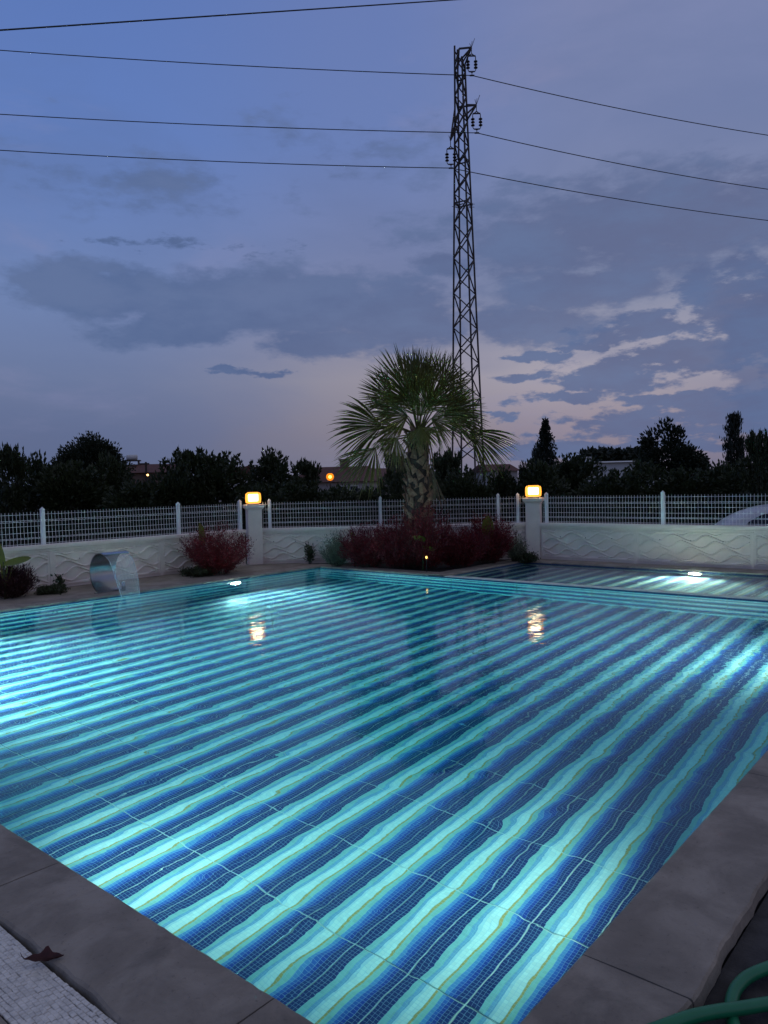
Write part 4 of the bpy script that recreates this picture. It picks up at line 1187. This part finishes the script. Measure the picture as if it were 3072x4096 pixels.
post_lamp('lower of two small white lights beside the white building', 1400, 994, 76, 'far_white', .08)
# utility pole near the water tank house
q = at(315 * 1.8517, 998 * 1.8517, 57); up_ = thing('utility_pole', 'dark utility pole with a short crossarm beside the water tank', 'utility pole', (q.x, 57, -.5))
g = G(); g.tube([(0, 0, 0), (0, 0, q.z + .5)], [.12, .08], 8); part('pole', g, 'bark', up_)
g = G(); g.box(-.45, .25, -.05, .05, q.z + .3, q.z + .42); part('crossarm', g, 'bark', up_)

# ------------------------------------------------------------------ parked car behind the right fence
cc = at(2905, 2093, 15.2)
car = thing('parked_car', 'pale silver hatchback parked behind the white mesh fence', 'car', (cc.x + 2.06, 15.7, -.55), R(-16))
# silhouette in x (rear at the left) and z
sil = [(-2.0, .32), (-2.05, .55), (-2.02, .80), (-1.93, .98), (-1.62, 1.22), (-1.28, 1.39), (-.85, 1.49), (-.2, 1.52), (.35, 1.47), (.9, 1.22), (1.25, 1.0), (1.75, .90), (2.02, .75), (2.08, .5), (2.05, .3)]
def half_w(x, z):
    w0 = .86 - .05 * max(0, abs(x) - 1.2) ** 2
    return w0 if z < .95 else w0 - (z - .95) * .40
g = G(); vs = []; fs = []
lv = [0., .35, .6, .8, 1.]
for (x_, z_) in sil:
    for sgn in (-1, 1):
        for f in lv:
            zz = .28 + (z_ - .28) * f
            vs.append((x_ * (1 - .0 * f), sgn * half_w(x_, zz) * (1 - .12 * max(0, f - .9) * 10 * .6), zz))
nl_ = len(lv); st_ = 2 * nl_
for i in range(len(sil) - 1):
    a_, b_ = i * st_, (i + 1) * st_
    for k in range(nl_ - 1):
        fs.append((a_ + k, b_ + k, b_ + k + 1, a_ + k + 1)); fs.append((a_ + nl_ + k, a_ + nl_ + k + 1, b_ + nl_ + k + 1, b_ + nl_ + k))
    fs.append((a_ + nl_ - 1, b_ + nl_ - 1, b_ + 2 * nl_ - 1, a_ + 2 * nl_ - 1)); fs.append((a_, a_ + nl_, b_ + nl_, b_))
for e in (0, (len(sil) - 1) * st_):
    for k in range(nl_ - 1): fs.append((e + k, e + k + 1, e + nl_ + k + 1, e + nl_ + k))
g.add(vs, fs); body = part('body', g, 'car_paint', car, smooth=True)
body.modifiers.new('sub', 'SUBSURF').levels = 2; body.modifiers['sub'].render_levels = 2
def side_window(poly, name='side_window'):
    for sgn in (-1, 1):
        g = G(); n = len(poly); vs = []
        for off in (.0, .03):
            for (x_, z_) in poly: vs.append((x_, sgn * (half_w(x_, z_) + .012 - off), z_))
        g.add(vs, [tuple(range(n)), tuple(range(2 * n - 1, n - 1, -1))] + [(i, (i + 1) % n, n + (i + 1) % n, n + i) for i in range(n)])
        part(name, g, 'car_glass', car)
side_window([(-1.40, .99), (-1.44, 1.05), (-1.38, 1.13), (-1.15, 1.26), (-.85, 1.35), (-.52, 1.39), (-.50, .98)])
side_window([(-.44, .98), (-.46, 1.39), (0, 1.41), (.3, 1.37), (.72, 1.14), (.85, 1.0)])
for xw in (-1.3, 1.3):
    for sgn in (-1, 1):
        g = G(); g.lathe([(.20, -.09), (.30, -.10), (.32, -.06), (.32, .06), (.30, .10), (.20, .09)], 22, (xw, sgn * .78, .31), axis='y'); wh = part('wheel', g, 'rubber', car, smooth=True)
        g = G(); g.lathe([(.02, -.095), (.19, -.085), (.20, .085), (.02, .095)], 16, (xw, sgn * .78, .31), axis='y'); part('rim', g, 'stainless', wh)
for sgn in (-1, 1):
    g = G(); g.box(-2.07, -1.97, sgn * .62 - .1, sgn * .62 + .1, .72, .92, .02); part('tail_light', g, 'roof_tile', car)
    g = G(); g.box(1.92, 2.03, sgn * .62 - .14, sgn * .62 + .14, .62, .76, .02); part('headlight', g, 'car_glass', car)
g = G(); g.tube([(-1.0, .25, 1.49), (-1.12, .25, 1.62), (-1.2, .25, 1.70)], .008, 5); part('aerial', g, 'plastic_black', car)

# ------------------------------------------------------------------ hose, fallen leaf
def hose_pts(lst, lift):
    out = []
    for (zx, zy), l_ in zip(lst, lift):
        d = ray(2672 + zx * .36, 3300 + zy * .36); z_ = -.055 + .016 + l_; t_ = (z_ - CAMH) / d.z
        out.append(Vector((0, 0, CAMH)) + d * t_)
    res = []
    for i in range(len(out) - 1):
        p0, p1, p2, p3 = out[max(i - 1, 0)], out[i], out[i + 1], out[min(i + 2, len(out) - 1)]
        for k in range(8):
            f = k / 8
            res.append(.5 * ((2 * p1) + (p2 - p0) * f + (2 * p0 - 5 * p1 + 4 * p2 - p3) * f * f + (3 * p1 - p0 - 3 * p2 + p3) * f ** 3))
    return res + [out[-1]]
hs = thing('garden_hose', 'green garden hose coiled on the dark ground at the lower right', 'hose', P(.8, -.42, -.055))
hp_ = hose_pts([(-500, 2400), (-100, 2260), (230, 2140), (560, 2070), (820, 2035), (1120, 1985), (1500, 1930), (1900, 1700), (1750, 1480), (1400, 1500), (1120, 1585), (900, 1680), (770, 1800), (715, 1920), (700, 2060), (730, 2220), (800, 2420)],
                 [.005, .035, .04, .03, .022, .012, .0, .0, .0, .004, .012, .014, .010, .004, -.002, .0, .0])
g = G(); g.tube([p - P(.8, -.42, -.055) for p in hp_], .0185, 12); part('tube', g, 'hose_green', hs, smooth=True)
lp = P(-.352, 1.33, -.004)
fl = thing('fallen_leaf', 'dry curled dark red leaf lying on the edge of the white mosaic', 'leaf', (lp.x, lp.y, lp.z), R(6))
g = G(); nL, nW = 16, 6; vs = []; fs = []
for i in range(nL + 1):
    f = i / nL; x_ = (f - .5) * .125; wd = .015 * math.sin(math.pi * f) ** .75 + .0008
    for j in range(nW + 1):
        s = j / nW * 2 - 1
        lobe = .016 * math.exp(-((f - .55) / .10) ** 2) * max(0, s) ** 2
        vs.append((x_, s * wd + lobe * .5, .002 + .020 * abs(s) ** 1.6 * math.sin(math.pi * f) + 1.1 * (f - .5) ** 2 * .055 + lobe * 1.0 + .002 * math.sin(f * 20 + s * 4)))
for i in range(nL):
    for j in range(nW): fs.append((i * (nW + 1) + j, (i + 1) * (nW + 1) + j, (i + 1) * (nW + 1) + j + 1, i * (nW + 1) + j + 1))
g.add(vs, fs); part('leaf_blade', g, 'dry_leaf', fl, smooth=True)
g = G(); g.tube([(-.058, 0, .014), (-.068, .002, .024), (-.072, .004, .034)], [.0016, .0012, .0008], 5); part('leaf_stalk', g, 'dry_leaf', fl)
